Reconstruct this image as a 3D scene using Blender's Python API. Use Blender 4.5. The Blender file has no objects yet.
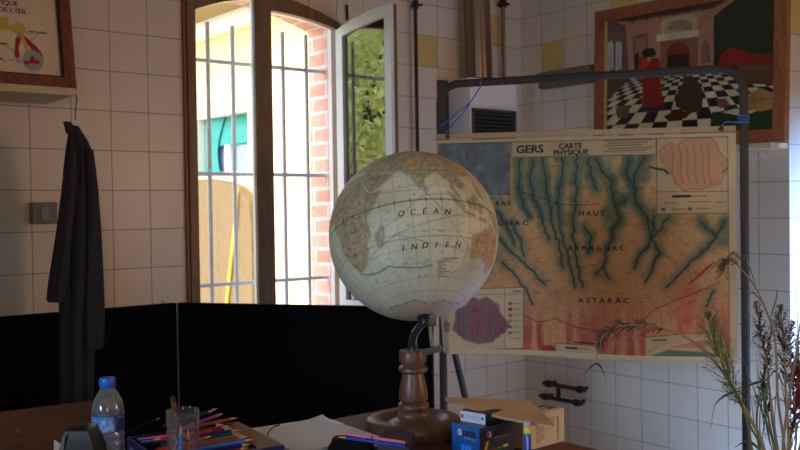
import bpy, bmesh, math, random
import numpy as np
from mathutils import Vector, Matrix
random.seed(7)
sc = bpy.context.scene
COL = sc.collection
PI = math.pi

# ------------------------------------------------------------------ camera
FPX = 929.0
CAM = Vector((-3.60, -3.42, 1.30))
YAW = math.radians(51.08)
F = Vector((math.cos(YAW), math.sin(YAW), 0))          # horizontal forward
R = Vector((math.sin(YAW), -math.cos(YAW), 0))         # horizontal right
pit, rol = math.atan(16.0 / FPX), 0.0147
Z = Vector((0, 0, 1))
cf = F * math.cos(pit) - Z * math.sin(pit)
u0 = R.cross(cf)
cr = R * math.cos(rol) - u0 * math.sin(rol)
cu = u0 * math.cos(rol) + R * math.sin(rol)

def ray(px, py):
    return cf + cr * ((px - 400) / FPX) - cu * ((py - 225) / FPX)
def at_d(px, py, d):
    v = ray(px, py); return CAM + v * (d / v.dot(F))
def at_z(px, py, z):
    v = ray(px, py); return CAM + v * ((z - CAM.z) / v.z)
def at_X(px, py, x):
    v = ray(px, py); return CAM + v * ((x - CAM.x) / v.x)
def at_Y(px, py, y):
    v = ray(px, py); return CAM + v * ((y - CAM.y) / v.y)
def PL(px, py, d, z):
    p = at_d(px, py, d); return Vector((p.x, p.y, z))
def LD(lat, d, z):
    p = CAM + F * d + R * lat; return Vector((p.x, p.y, z))

cd = bpy.data.cameras.new('camera')
cd.sensor_width = 22.3
cd.lens = FPX / 800 * 22.3
cd.dof.use_dof = True
cd.dof.focus_distance = 2.15
cd.dof.aperture_fstop = 5.0
cam = bpy.data.objects.new('camera', cd)
COL.objects.link(cam)
m = Matrix((cr, cu, -cf)).transposed().to_4x4()
m.translation = CAM
cam.matrix_world = m
sc.camera = cam

# ------------------------------------------------------------------ materials
def lin(c):
    return tuple((x / 12.92 if x <= .04045 else ((x + .055) / 1.055) ** 2.4) for x in c)
def c8(r, g, b):
    return lin((r / 255, g / 255, b / 255))

class NT:
    def __init__(s, name):
        s.m = bpy.data.materials.new(name); s.m.use_nodes = True
        s.t = s.m.node_tree; s.t.nodes.clear()
        s.out = s.n('ShaderNodeOutputMaterial')
    def n(s, k, **kw):
        nd = s.t.nodes.new(k)
        for a, v in kw.items(): setattr(nd, a, v)
        return nd
    def l(s, a, b): s.t.links.new(a, b)
    def math(s, op, a, b=None, c=None):
        nd = s.n('ShaderNodeMath', operation=op)
        for i, v in enumerate((a, b, c)):
            if v is None: continue
            if isinstance(v, (int, float)): nd.inputs[i].default_value = v
            else: s.l(v, nd.inputs[i])
        return nd.outputs[0]
    def mix(s, f, a, b, mode='MIX'):
        nd = s.n('ShaderNodeMix', data_type='RGBA', blend_type=mode)
        for k, v in ((0, f), (6, a), (7, b)):
            if isinstance(v, (int, float)): nd.inputs[k].default_value = v
            elif isinstance(v, tuple): nd.inputs[k].default_value = (*v[:3], 1)
            else: s.l(v, nd.inputs[k])
        return nd.outputs[2]
    def bsdf(s, color, rough=.5, metal=0, spec=.5, bump=None, bs=.2, coat=0):
        p = s.n('ShaderNodeBsdfPrincipled')
        if isinstance(color, tuple): p.inputs['Base Color'].default_value = (*color[:3], 1)
        else: s.l(color, p.inputs['Base Color'])
        if isinstance(rough, (int, float)): p.inputs['Roughness'].default_value = rough
        else: s.l(rough, p.inputs['Roughness'])
        p.inputs['Metallic'].default_value = metal
        p.inputs['Specular IOR Level'].default_value = spec
        p.inputs['Coat Weight'].default_value = coat
        if bump is not None:
            b = s.n('ShaderNodeBump'); b.inputs['Strength'].default_value = bs
            b.inputs['Distance'].default_value = .004
            s.l(bump, b.inputs['Height']); s.l(b.outputs[0], p.inputs['Normal'])
        s.l(p.outputs[0], s.out.inputs[0])
        return p

def plain(name, c, rough=.5, metal=0, var=.12, scale=25, spec=.5, bs=.1, coat=0):
    t = NT(name)
    tc = t.n('ShaderNodeTexCoord')
    nz = t.n('ShaderNodeTexNoise'); nz.inputs['Scale'].default_value = scale; nz.inputs['Detail'].default_value = 4
    t.l(tc.outputs['Object'], nz.inputs['Vector'])
    col = t.mix(nz.outputs[0], tuple(x * (1 - var) for x in c), tuple(min(1, x * (1 + var)) for x in c))
    t.bsdf(col, rough, metal, spec, nz.outputs[0], bs, coat)
    return t.m

def wood(name, a, b, rough=.4, stretch=(1, 12, 12), scale=6, coat=0, spec=.5):
    t = NT(name)
    tc = t.n('ShaderNodeTexCoord'); mp = t.n('ShaderNodeMapping')
    mp.inputs['Scale'].default_value = stretch
    t.l(tc.outputs['Object'], mp.inputs[0])
    nz = t.n('ShaderNodeTexNoise'); nz.inputs['Scale'].default_value = scale; nz.inputs['Detail'].default_value = 6
    nz.inputs['Distortion'].default_value = .8
    t.l(mp.outputs[0], nz.inputs['Vector'])
    rp = t.n('ShaderNodeValToRGB'); rp.color_ramp.elements[0].position = .3; rp.color_ramp.elements[1].position = .7
    rp.color_ramp.elements[0].color = (*a, 1); rp.color_ramp.elements[1].color = (*b, 1)
    t.l(nz.outputs[0], rp.inputs[0])
    t.bsdf(rp.outputs[0], rough, 0, spec, nz.outputs[0], .12, coat)
    return t.m

def painted(name, rough=.6, spec=.3, coat=0):
    """printed surface: the print is a colour attribute, paper fibre is noise"""
    t = NT(name)
    ca = t.n('ShaderNodeVertexColor'); ca.layer_name = 'print'
    nz = t.n('ShaderNodeTexNoise'); nz.inputs['Scale'].default_value = 120; nz.inputs['Detail'].default_value = 3
    tc = t.n('ShaderNodeTexCoord'); t.l(tc.outputs['Object'], nz.inputs['Vector'])
    g = t.math('MULTIPLY_ADD', nz.outputs[0], .16, .92)
    cx = t.n('ShaderNodeVectorMath', operation='SCALE')
    t.l(ca.outputs[0], cx.inputs[0]); t.l(g, cx.inputs['Scale'])
    t.bsdf(cx.outputs[0], rough, 0, spec, nz.outputs[0], .04, coat)
    return t.m

def leaf_mat(name, c):
    t = NT(name)
    nz = t.n('ShaderNodeTexNoise'); nz.inputs['Scale'].default_value = 1.5
    tc = t.n('ShaderNodeTexCoord'); t.l(tc.outputs['Object'], nz.inputs['Vector'])
    col = t.mix(nz.outputs[0], tuple(x * .7 for x in c), tuple(min(1, x * 1.3) for x in c))
    d = t.n('ShaderNodeBsdfDiffuse'); tr = t.n('ShaderNodeBsdfTranslucent'); mx = t.n('ShaderNodeMixShader'); mx.inputs[0].default_value = .5
    t.l(col, d.inputs[0]); t.l(col, tr.inputs[0]); t.l(d.outputs[0], mx.inputs[1]); t.l(tr.outputs[0], mx.inputs[2]); t.l(mx.outputs[0], t.out.inputs[0])
    return t.m

def thin_glass(name, tint=(1, 1, 1), ior=1.5, rough=0.0, boost=1.0, milk=0.0):
    t = NT(name)
    fr = t.n('ShaderNodeFresnel'); fr.inputs[0].default_value = ior
    tr = t.n('ShaderNodeBsdfTransparent'); tr.inputs[0].default_value = (*tint, 1)
    gl = t.n('ShaderNodeBsdfGlossy'); gl.inputs['Roughness'].default_value = rough
    nz = t.n('ShaderNodeTexNoise'); nz.inputs['Scale'].default_value = 3
    f = t.math('MINIMUM', t.math('MULTIPLY', fr.outputs[0], t.math('MULTIPLY_ADD', nz.outputs[0], .1, boost - .05)), 1.0)
    mx = t.n('ShaderNodeMixShader')
    t.l(f, mx.inputs[0]); t.l(tr.outputs[0], mx.inputs[1]); t.l(gl.outputs[0], mx.inputs[2])
    if milk:
        df = t.n('ShaderNodeBsdfDiffuse'); df.inputs[0].default_value = (.8, .82, .85, 1)
        m2 = t.n('ShaderNodeMixShader'); m2.inputs[0].default_value = milk
        t.l(mx.outputs[0], m2.inputs[1]); t.l(df.outputs[0], m2.inputs[2]); t.l(m2.outputs[0], t.out.inputs[0])
    else: t.l(mx.outputs[0], t.out.inputs[0])
    return t.m

def tile_mat(name, axis, a0, z0, yellows, base, size=.15):
    """glazed square tiles with thin grout lines; axis 0 = along X, 1 = along Y"""
    t = NT(name)
    tc = t.n('ShaderNodeTexCoord'); sp = t.n('ShaderNodeSeparateXYZ'); t.l(tc.outputs['Object'], sp.inputs[0])
    A = t.math('DIVIDE', t.math('SUBTRACT', sp.outputs[axis], a0), size)
    B = t.math('DIVIDE', t.math('SUBTRACT', sp.outputs[2], z0), size)
    ia, ib = t.math('FLOOR', A), t.math('FLOOR', B)
    fa, fb = t.math('FRACT', A), t.math('FRACT', B)
    ea = t.math('MINIMUM', fa, t.math('SUBTRACT', 1, fa)); eb = t.math('MINIMUM', fb, t.math('SUBTRACT', 1, fb))
    e = t.math('MINIMUM', ea, eb)
    mr = t.n('ShaderNodeMapRange'); mr.interpolation_type = 'SMOOTHSTEP'
    mr.inputs[1].default_value = .006; mr.inputs[2].default_value = .016; t.l(e, mr.inputs[0])
    cv = t.n('ShaderNodeCombineXYZ'); t.l(ia, cv.inputs[0]); t.l(ib, cv.inputs[1])
    wn = t.n('ShaderNodeTexWhiteNoise', noise_dimensions='2D'); t.l(cv.outputs[0], wn.inputs['Vector'])
    nz = t.n('ShaderNodeTexNoise'); nz.inputs['Scale'].default_value = 9; nz.inputs['Detail'].default_value = 4
    t.l(tc.outputs['Object'], nz.inputs['Vector'])
    v = t.math('ADD', t.math('MULTIPLY', wn.outputs[0], .5), t.math('MULTIPLY', nz.outputs[0], .5))
    col = t.mix(v, tuple(x * .92 for x in base), tuple(min(1, x * 1.05) for x in base))
    msk = None
    for (i, j) in yellows:
        q = t.math('MULTIPLY', t.math('COMPARE', ia, i, .2), t.math('COMPARE', ib, j, .2))
        msk = q if msk is None else t.math('MAXIMUM', msk, q)
    if msk is not None: col = t.mix(msk, col, c8(218, 186, 112))
    col = t.mix(mr.outputs[0], c8(156, 143, 126), col)
    rg = t.math('SUBTRACT', .75, t.math('MULTIPLY', mr.outputs[0], .45))
    hb = t.math('ADD', mr.outputs[0], t.math('MULTIPLY', nz.outputs[0], .25))
    t.bsdf(col, rg, 0, .32, hb, .35)
    return t.m

def brick_mat(name, a=1, b_=2):
    t = NT(name)
    tc = t.n('ShaderNodeTexCoord'); sp = t.n('ShaderNodeSeparateXYZ'); mp = t.n('ShaderNodeCombineXYZ')
    t.l(tc.outputs['Object'], sp.inputs[0]); t.l(sp.outputs[a], mp.inputs[0]); t.l(sp.outputs[b_], mp.inputs[1])
    b = t.n('ShaderNodeTexBrick'); b.inputs['Scale'].default_value = 1
    b.inputs['Brick Width'].default_value = .22; b.inputs['Row Height'].default_value = .07
    b.inputs['Mortar Size'].default_value = .008
    b.inputs['Color1'].default_value = (*c8(200, 146, 126), 1); b.inputs['Color2'].default_value = (*c8(216, 168, 148), 1)
    b.inputs['Mortar'].default_value = (*c8(205, 198, 190), 1)
    t.l(mp.outputs[0], b.inputs['Vector'])
    nz = t.n('ShaderNodeTexNoise'); nz.inputs['Scale'].default_value = 22; nz.inputs['Detail'].default_value = 5
    t.l(tc.outputs['Object'], nz.inputs['Vector'])
    col = t.mix(.25, b.outputs[0], nz.outputs[0], 'OVERLAY')
    t.bsdf(col, .85, 0, .2, nz.outputs[0], .5)
    return t.m

# ------------------------------------------------------------------ objects
ROOT = {}
def tag(o, label=None, cat=None, group=None, kind=None):
    if label: o['label'] = label
    if cat: o['category'] = cat
    if group: o['group'] = group
    if kind: o['kind'] = kind
    return o

def thing(name, label, cat, loc, group=None):
    o = bpy.data.objects.new(name, None); COL.objects.link(o)
    o.empty_display_size = .05
    o.location = loc
    ROOT[o.name] = Vector(loc)
    return tag(o, label, cat, group)

class MB:
    def __init__(s): s.v, s.f, s.sm = [], [], []
    def add(s, vs, fs, smooth=False):
        k = len(s.v)
        s.v += [Vector(v) for v in vs]
        s.f += [tuple(i + k for i in f) for f in fs]
        s.sm += [smooth] * len(fs)
        return s
    def box(s, c, size, M=None, bev=0):
        x, y, z = (q / 2 for q in size); c = Vector(c)
        if bev:
            bm = bmesh.new(); bmesh.ops.create_cube(bm, size=1)
            for v in bm.verts: v.co = Vector((v.co.x * 2 * x, v.co.y * 2 * y, v.co.z * 2 * z))
            bmesh.ops.bevel(bm, geom=bm.edges[:], offset=bev, segments=2, profile=.6, affect='EDGES')
            bm.verts.index_update()
            vs = [v.co.copy() for v in bm.verts]; fs = [tuple(v.index for v in f.verts) for f in bm.faces]
            bm.free()
        else:
            vs = [Vector((i * x, j * y, k * z)) for i in (-1, 1) for j in (-1, 1) for k in (-1, 1)]
            fs = [(0, 1, 3, 2), (4, 6, 7, 5), (0, 4, 5, 1), (2, 3, 7, 6), (0, 2, 6, 4), (1, 5, 7, 3)]
        if M is not None: vs = [M @ v for v in vs]
        return s.add([v + c for v in vs], fs)
    def prism(s, pts, ext):
        """polygon (3-D points) extruded by the vector ext"""
        n = len(pts); pts = [Vector(p) for p in pts]; ext = Vector(ext)
        vs = pts + [p + ext for p in pts]
        fs = [tuple(range(n))[::-1], tuple(range(n, 2 * n))] + [(i, (i + 1) % n, n + (i + 1) % n, n + i) for i in range(n)]
        return s.add(vs, fs)
    def tube(s, pts, r, n=10, cap=True):
        pts = [Vector(p) for p in pts]; rs = r if isinstance(r, (list, tuple)) else [r] * len(pts)
        vs, fs = [], []
        up = None
        for i, p in enumerate(pts):
            a = pts[max(0, i - 1)]; b = pts[min(len(pts) - 1, i + 1)]
            t = (b - a).normalized()
            if up is None:
                up = Vector((0, 0, 1)) if abs(t.z) < .9 else Vector((1, 0, 0))
            e1 = (up - t * up.dot(t)).normalized(); e2 = t.cross(e1); up = e1
            for k in range(n):
                w = 2 * PI * k / n
                vs.append(p + (e1 * math.cos(w) + e2 * math.sin(w)) * rs[i])
        for i in range(len(pts) - 1):
            for k in range(n):
                fs.append((i * n + k, i * n + (k + 1) % n, (i + 1) * n + (k + 1) % n, (i + 1) * n + k))
        if cap:
            fs.append(tuple(range(n))[::-1]); fs.append(tuple((len(pts) - 1) * n + k for k in range(n)))
        return s.add(vs, fs, True)
    def lathe(s, prof, c=(0, 0, 0), n=48, cap=True, M=None):
        c = Vector(c); vs, fs = [], []
        for r, z in prof:
            for k in range(n):
                w = 2 * PI * k / n; v = Vector((r * math.cos(w), r * math.sin(w), z))
                if M is not None: v = M @ v
                vs.append(c + v)
        for i in range(len(prof) - 1):
            for k in range(n):
                fs.append((i * n + k, i * n + (k + 1) % n, (i + 1) * n + (k + 1) % n, (i + 1) * n + k))
        if cap:
            fs.append(tuple(range(n))[::-1]); fs.append(tuple((len(prof) - 1) * n + k for k in range(n)))
        return s.add(vs, fs, True)
    def loft(s, rings, closed=True, cap=True):
        n = len(rings[0]); vs = [v for r in rings for v in r]; fs = []
        for i in range(len(rings) - 1):
            for k in range(n if closed else n - 1):
                fs.append((i * n + k, i * n + (k + 1) % n, (i + 1) * n + (k + 1) % n, (i + 1) * n + k))
        if cap and closed:
            fs.append(tuple(range(n))[::-1]); fs.append(tuple((len(rings) - 1) * n + k for k in range(n)))
        return s.add(vs, fs, True)
    def blade(s, pts, w, side):
        """a leaf blade along pts, width w (tapering), thin keel so that it has a section"""
        pts = [Vector(p) for p in pts]; side = Vector(side).normalized(); n = len(pts); vs, fs = [], []
        for i, p in enumerate(pts):
            q = i / (n - 1); ww = w * (min(1, 4 * q + .25)) * (1 - q) ** .7 + w * .04
            t = (pts[min(n - 1, i + 1)] - pts[max(0, i - 1)]).normalized(); nn = t.cross(side).normalized()
            vs += [p - side * ww, p + nn * ww * .35, p + side * ww]
        for i in range(n - 1):
            a = i * 3
            fs += [(a, a + 1, a + 4, a + 3), (a + 1, a + 2, a + 5, a + 4)]
        return s.add(vs, fs, True)

def mesh_of(name, mb, origin):
    me = bpy.data.meshes.new(name)
    me.from_pydata([v - origin for v in mb.v], [], mb.f)
    me.polygons.foreach_set('use_smooth', mb.sm)
    bm = bmesh.new(); bm.from_mesh(me)
    bmesh.ops.recalc_face_normals(bm, faces=bm.faces[:]); bm.to_mesh(me); bm.free()
    me.update()
    return me

def part(name, mb, mat, parent=None, label=None, sharp=True):
    if parent is not None:
        org = ROOT[parent.name]
    else:
        lo = Vector((min(v[i] for v in mb.v) for i in range(3))); hi = Vector((max(v[i] for v in mb.v) for i in range(3)))
        org = Vector(((lo.x + hi.x) / 2, (lo.y + hi.y) / 2, lo.z))
    me = mesh_of(name, mb, org)
    if mat: me.materials.append(mat)
    if sharp and any(mb.sm):
        try: me.set_sharp_from_angle(angle=math.radians(45))
        except Exception: pass
    o = bpy.data.objects.new(name, me); COL.objects.link(o)
    if parent is not None: o.parent = parent
    else: o.location = org
    ROOT[o.name] = org
    if label: o['label'] = label
    return o

def struct(name, mb, mat):
    me = mesh_of(name, mb, Vector((0, 0, 0))); me.materials.append(mat)
    o = bpy.data.objects.new(name, me); COL.objects.link(o); o['kind'] = 'structure'
    ROOT[o.name] = Vector((0, 0, 0))
    return o

def copy_tree(o, parent=None):
    c = o.copy(); COL.objects.link(c)
    if parent is not None: c.parent = parent
    for ch in list(o.children): copy_tree(ch, c)
    return c

# ------------------------------------------------------------------ printing: a raster drawn with numpy, laid on a fine grid as a colour attribute
def vnoise(h, w, cell, seed=0, octs=4):
    rng = np.random.RandomState(seed); out = np.zeros((h, w)); amp, tot = 1., 0.
    yy, xx = np.mgrid[0:h, 0:w].astype(float)
    for o in range(octs):
        gx, gy = int(w / cell) + 3, int(h / cell) + 3
        g = rng.rand(gy, gx); x, y = xx / cell, yy / cell
        i, j = x.astype(int), y.astype(int); fx, fy = x - i, y - j
        fx, fy = fx * fx * (3 - 2 * fx), fy * fy * (3 - 2 * fy)
        v = (g[j, i] * (1 - fx) + g[j, i + 1] * fx) * (1 - fy) + (g[j + 1, i] * (1 - fx) + g[j + 1, i + 1] * fx) * fy
        out += v * amp; tot += amp; amp *= .5; cell = max(cell / 2, 1.01)
    return out / tot

class Canvas:
    def __init__(s, w, h, k=1.0, base=(1, 1, 1)):
        s.k = k; s.W, s.H = int(round(w * k)), int(round(h * k))
        s.a = np.ones((s.H, s.W, 3)) * np.array(base)
        s.yy, s.xx = np.mgrid[0:s.H, 0:s.W].astype(float)
        s.xx = (s.xx + .5) / k; s.yy = (s.yy + .5) / k
    def dist(s, pts, closed=False, sl=None):
        X, Y = (s.xx, s.yy) if sl is None else (s.xx[sl], s.yy[sl])
        d = np.full(X.shape, 1e9); q = list(pts) + ([pts[0]] if closed else [])
        for (x0, y0), (x1, y1) in zip(q[:-1], q[1:]):
            dx, dy = x1 - x0, y1 - y0; L = dx * dx + dy * dy + 1e-12
            t = np.clip(((X - x0) * dx + (Y - y0) * dy) / L, 0, 1)
            d = np.minimum(d, np.hypot(X - x0 - t * dx, Y - y0 - t * dy))
        return d
    def inside(s, pts, sl=None):
        X, Y = (s.xx, s.yy) if sl is None else (s.xx[sl], s.yy[sl])
        ins = np.zeros(X.shape, bool); n = len(pts)
        for i in range(n):
            (x0, y0), (x1, y1) = pts[i], pts[(i + 1) % n]
            if y0 == y1: continue
            c = ((y0 > Y) != (y1 > Y)) & (X < (x1 - x0) * (Y - y0) / (y1 - y0) + x0)
            ins ^= c
        return ins
    def sl(s, pts, pad):
        xs = [p[0] for p in pts]; ys = [p[1] for p in pts]
        a = lambda v, n: int(max(0, min(n, v)))
        return (slice(a((min(ys) - pad) * s.k, s.H), a((max(ys) + pad) * s.k + 2, s.H)),
                slice(a((min(xs) - pad) * s.k, s.W), a((max(xs) + pad) * s.k + 2, s.W)))
    def put(s, mask, col, sl=None):
        A = s.a if sl is None else s.a[sl]
        col = np.array(col)
        A[...] = A * (1 - mask[..., None]) + (col if col.ndim > 1 else col[None, None]) * mask[..., None]
    def poly(s, pts, col, alpha=1., soft=.5):
        sl = s.sl(pts, soft * 2 + 1)
        if s.xx[sl].size == 0: return
        d = s.dist(pts, True, sl); ins = s.inside(pts, sl)
        sd = np.where(ins, d, -d)
        s.put(np.clip(.5 + sd / (2 * soft), 0, 1) * alpha, col, sl)
    def rect(s, x0, y0, x1, y1, col, alpha=1., soft=.3):
        s.poly([(x0, y0), (x1, y0), (x1, y1), (x0, y1)], col, alpha, soft)
    def line(s, pts, col, w=1., alpha=1., soft=.5):
        sl = s.sl(pts, w + soft * 2 + 1)
        if s.xx[sl].size == 0: return
        d = s.dist(pts, False, sl)
        s.put(np.clip(.5 + (w / 2 - d) / (2 * soft), 0, 1) * alpha, col, sl)
    def ell(s, cx, cy, rx, ry, col, alpha=1.):
        s.poly([(cx + rx * math.cos(2 * PI * i / 24), cy + ry * math.sin(2 * PI * i / 24)) for i in range(24)], col, alpha)

def to_lin(a):
    a = np.clip(a, 0, 1)
    return np.where(a <= .04045, a / 12.92, ((a + .055) / 1.055) ** 2.4)

def grid_mesh(name, cv, fn, mat, parent, wrap=False):
    """one vertex per raster cell; fn(u, v) arrays -> xyz array (world)"""
    H, W = cv.H, cv.W
    u = (np.arange(W) / (W if wrap else W - 1))[None, :].repeat(H, 0)
    v = (np.arange(H) / (H - 1))[:, None].repeat(W, 1)
    P = fn(u, v).reshape(-1, 3)
    org = ROOT[parent.name] if parent is not None else Vector((0, 0, 0))
    P = P - np.array(org)
    idx = np.arange(H * W).reshape(H, W)
    if wrap: idx = np.concatenate([idx, idx[:, :1]], 1)
    q = np.stack([idx[:-1, :-1], idx[1:, :-1], idx[1:, 1:], idx[:-1, 1:]], -1).reshape(-1, 4)
    me = bpy.data.meshes.new(name)
    me.vertices.add(len(P)); me.vertices.foreach_set('co', P.astype(np.float32).ravel())
    me.loops.add(q.size); me.loops.foreach_set('vertex_index', q.astype(np.int32).ravel())
    me.polygons.add(len(q)); me.polygons.foreach_set('loop_start', np.arange(0, q.size, 4, dtype=np.int32))
    me.polygons.foreach_set('use_smooth', np.ones(len(q), bool))
    me.update(calc_edges=True)
    ca = me.color_attributes.new('print', 'FLOAT_COLOR', 'POINT')
    c = np.concatenate([to_lin(cv.a).reshape(-1, 3), np.ones((H * W, 1))], 1)
    ca.data.foreach_set('color', c.astype(np.float32).ravel())
    me.materials.append(mat)
    o = bpy.data.objects.new(name, me); COL.objects.link(o)
    if parent is not None: o.parent = parent
    ROOT[o.name] = org
    return o

def flat(P0, ex, ey):
    """u, v -> P0 + u ex + v ey"""
    P0, ex, ey = np.array(P0), np.array(ex), np.array(ey)
    return lambda u, v: P0 + u[..., None] * ex + v[..., None] * ey

def text_polys(body, size=1.0, shear=0.0, spacing=1.0, align='LEFT'):
    """flat mesh data (verts, faces) of a line of writing in the built-in font"""
    cu_ = bpy.data.curves.new('t', 'FONT'); cu_.body = body; cu_.size = size; cu_.shear = shear
    cu_.space_character = spacing; cu_.align_x = align; cu_.resolution_u = 3
    o = bpy.data.objects.new('t', cu_); COL.objects.link(o)
    me = bpy.data.meshes.new_from_object(o.evaluated_get(bpy.context.evaluated_depsgraph_get()))
    vs = [v.co.copy() for v in me.vertices]; fs = [tuple(p.vertices) for p in me.polygons]
    bpy.data.objects.remove(o); bpy.data.curves.remove(cu_); bpy.data.meshes.remove(me)
    return vs, fs

def write(mb, body, P, ex, ey, size, shear=0, spacing=1, align='LEFT', fn=None, bold=0):
    """writing laid with baseline start P, directions ex (reading), ey (up); bold thickens by offset copies"""
    vs, fs = text_polys(body, size, shear, spacing, align)
    P, ex, ey = Vector(P), Vector(ex), Vector(ey)
    offs = [(0, 0)] + ([(bold, 0), (-bold, 0), (0, bold)] if bold else [])
    nn = ex.cross(ey).normalized()
    for k, (ox, oy) in enumerate(offs):
        q = [P + ex * (v.x + ox) + ey * (v.y + oy) + nn * (k * .00003) for v in vs]
        if fn: q = [fn(p) for p in q]
        mb.add(q, fs)
    return mb
# ================================================================== THE SETTING
XC, YC = 0.0, 0.0                     # the room corner; window wall Y = 0, right wall X = 0
X_L, Y_F, Z_T = -6.2, -6.0, 2.85
xl, xr = at_Y(184, 150, 0).x, at_Y(341, 150, 0).x
xm, hw = (xl + xr) / 2, (xr - xl) / 2
WALL_T = .25
Y_J = at_X(789.5, 200, 0).y           # where the right wall ends in a tiled corner
def arch(x, spring, sag, tilt=0): return spring + sag * (1 - ((x - xm) / hw) ** 2) - tilt * (x - xm) / hw

tx0 = at_Y(110.8, 110, 0).x; tz0 = at_Y(110.8, 190.4, 0).z
ty0 = at_X(668.6, 382.6, 0).y; rz0 = at_X(668.6, 382.6, 0).z
TILE = c8(226, 208, 186)
def cell(p, axis, a0, z0): return (math.floor((p[axis] - a0) / .15), math.floor((p.z - z0) / .15))
yb = [cell(at_Y(427, 53, 0), 0, tx0, tz0), cell(at_Y(495, 35, 0), 0, tx0, tz0)]
yr = [cell(at_X(552, 58, 0), 1, ty0, rz0), cell(at_X(622, 4, 0), 1, ty0, rz0)]
M_tile_b = tile_mat('glazed_tiles_window_wall', 0, tx0, tz0, yb, TILE)
M_tile_r = tile_mat('glazed_tiles_right_wall', 1, ty0, rz0, yr, TILE)
yj = [cell(at_Y(795, 4, Y_J), 0, .0, rz0)]
M_tile_j = tile_mat('glazed_tiles_corner', 0, .0, rz0, yj, TILE)
M_plaster = plain('warm_plaster', c8(205, 190, 168), .8, scale=5, var=.06)
M_floor = tile_mat('pale_floor_tiles', 0, 0, 0, [], c8(206, 210, 216), .2)
M_brick = brick_mat('brick_reveal', 1, 2)
M_brick_a = brick_mat('brick_arch', 1, 0)
M_render = plain('ochre_render', c8(240, 210, 148), .9, scale=14, var=.05, bs=.4)
M_rough = plain('roughcast', c8(128, 104, 70), .95, scale=22, var=.35, bs=1.0)
M_white = plain('white_gloss_paint', c8(228, 230, 230), .35, scale=12, var=.03)
M_brownp = wood('brown_window_wood', c8(104, 72, 46), c8(134, 98, 64), .45, (12, 12, 1.2))
M_glass = thin_glass('window_glass', (.97, .99, .98), 2.3, 0, 1.6)
M_glass_c = thin_glass('closed_window_glass', (.97, .99, .98), 1.45)
M_iron = plain('grey_painted_iron', c8(196, 200, 210), .5, .0, scale=40, var=.2)
M_iron_b = plain('dark_iron', c8(58, 46, 40), .5, .6, scale=40, var=.3)

# window wall with its arched opening
SPR, SAG, TIL = 2.158, .062, .028
ns = 16
xs = [xl + (xr - xl) * i / ns for i in range(ns + 1)]
zs = [arch(x, SPR, SAG, TIL) for x in xs]
ZS = .80
w = MB()
for y in (0, WALL_T):
    w.add([(X_L, y, 0), (xl, y, 0), (xl, y, Z_T), (X_L, y, Z_T)], [(0, 1, 2, 3)])
    w.add([(xr, y, 0), (.35, y, 0), (.35, y, Z_T), (xr, y, Z_T)], [(0, 1, 2, 3)])
    w.add([(xl, y, 0), (xr, y, 0), (xr, y, ZS), (xl, y, ZS)], [(0, 1, 2, 3)])
    for i in range(ns):
        w.add([(xs[i], y, zs[i]), (xs[i + 1], y, zs[i + 1]), (xs[i + 1], y, Z_T), (xs[i], y, Z_T)], [(0, 1, 2, 3)])
struct('wall_back', w, M_tile_b)
w = MB()
for x, s_ in ((xl, SPR + TIL), (xr, SPR - TIL)):
    w.add([(x, 0, ZS), (x, WALL_T, ZS), (x, WALL_T, s_), (x, 0, s_)], [(0, 1, 2, 3)])
struct('trim_1', w, M_brick)
w = MB()
for i in range(ns):
    w.add([(xs[i], 0, zs[i]), (xs[i + 1], 0, zs[i + 1]), (xs[i + 1], WALL_T, zs[i + 1]), (xs[i], WALL_T, zs[i])], [(0, 1, 2, 3)])
w.add([(xl, 0, ZS), (xr, 0, ZS), (xr, WALL_T, ZS), (xl, WALL_T, ZS)], [(0, 1, 2, 3)])
struct('trim_2', w, M_brick_a)

# right wall: tiled as far as the corner, then the garden doorway
Y_D = Y_J - 1.5
w = MB()
w.add([(0, 0, 0), (0, Y_J, 0), (0, Y_J, Z_T), (0, 0, Z_T)], [(0, 1, 2, 3)])
ry0, ry1, rz0_, rz1 = -5.05, -4.15, 1.1, 2.15
for a, b, c, d in ((Y_D, ry1, 0, Z_T), (ry0, Y_F, 0, Z_T), (ry1, ry0, 0, rz0_), (ry1, ry0, rz1, Z_T)):
    w.add([(0, a, c), (0, b, c), (0, b, d), (0, a, d)], [(0, 1, 2, 3)])
w.add([(0, Y_J, 2.45), (0, Y_D, 2.45), (0, Y_D, Z_T), (0, Y_J, Z_T)], [(0, 1, 2, 3)])
struct('wall_right', w, M_tile_r)
w = MB()
w.add([(0, Y_J, 0), (.35, Y_J, 0), (.35, Y_J, 2.45), (0, Y_J, 2.45)], [(0, 1, 2, 3)])
w.add([(0, Y_D, 0), (.35, Y_D, 0), (.35, Y_D, 2.45), (0, Y_D, 2.45)], [(0, 1, 2, 3)])
w.add([(0, Y_J, 2.45), (.35, Y_J, 2.45), (.35, Y_D, 2.45), (0, Y_D, 2.45)], [(0, 1, 2, 3)])
struct('trim_3', w, M_tile_j)
w = MB(); w.add([(.35, WALL_T, 0), (.35, Y_J, 0), (.35, Y_J, Z_T), (.35, WALL_T, Z_T)], [(0, 1, 2, 3)])
for a, b, c, d in ((Y_D, ry1, 0, Z_T), (ry0, Y_F, 0, Z_T), (ry1, ry0, 0, rz0_), (ry1, ry0, rz1, Z_T)):
    w.add([(.35, a, c), (.35, b, c), (.35, b, d), (.35, a, d)], [(0, 1, 2, 3)])
w.add([(.35, Y_J, 2.45), (.35, Y_D, 2.45), (.35, Y_D, Z_T), (.35, Y_J, Z_T)], [(0, 1, 2, 3)])
struct('wall_outer', w, M_render)
w = MB()
ly0, ly1, lz0, lz1 = -3.05, -1.95, 1.05, 2.15
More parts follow.
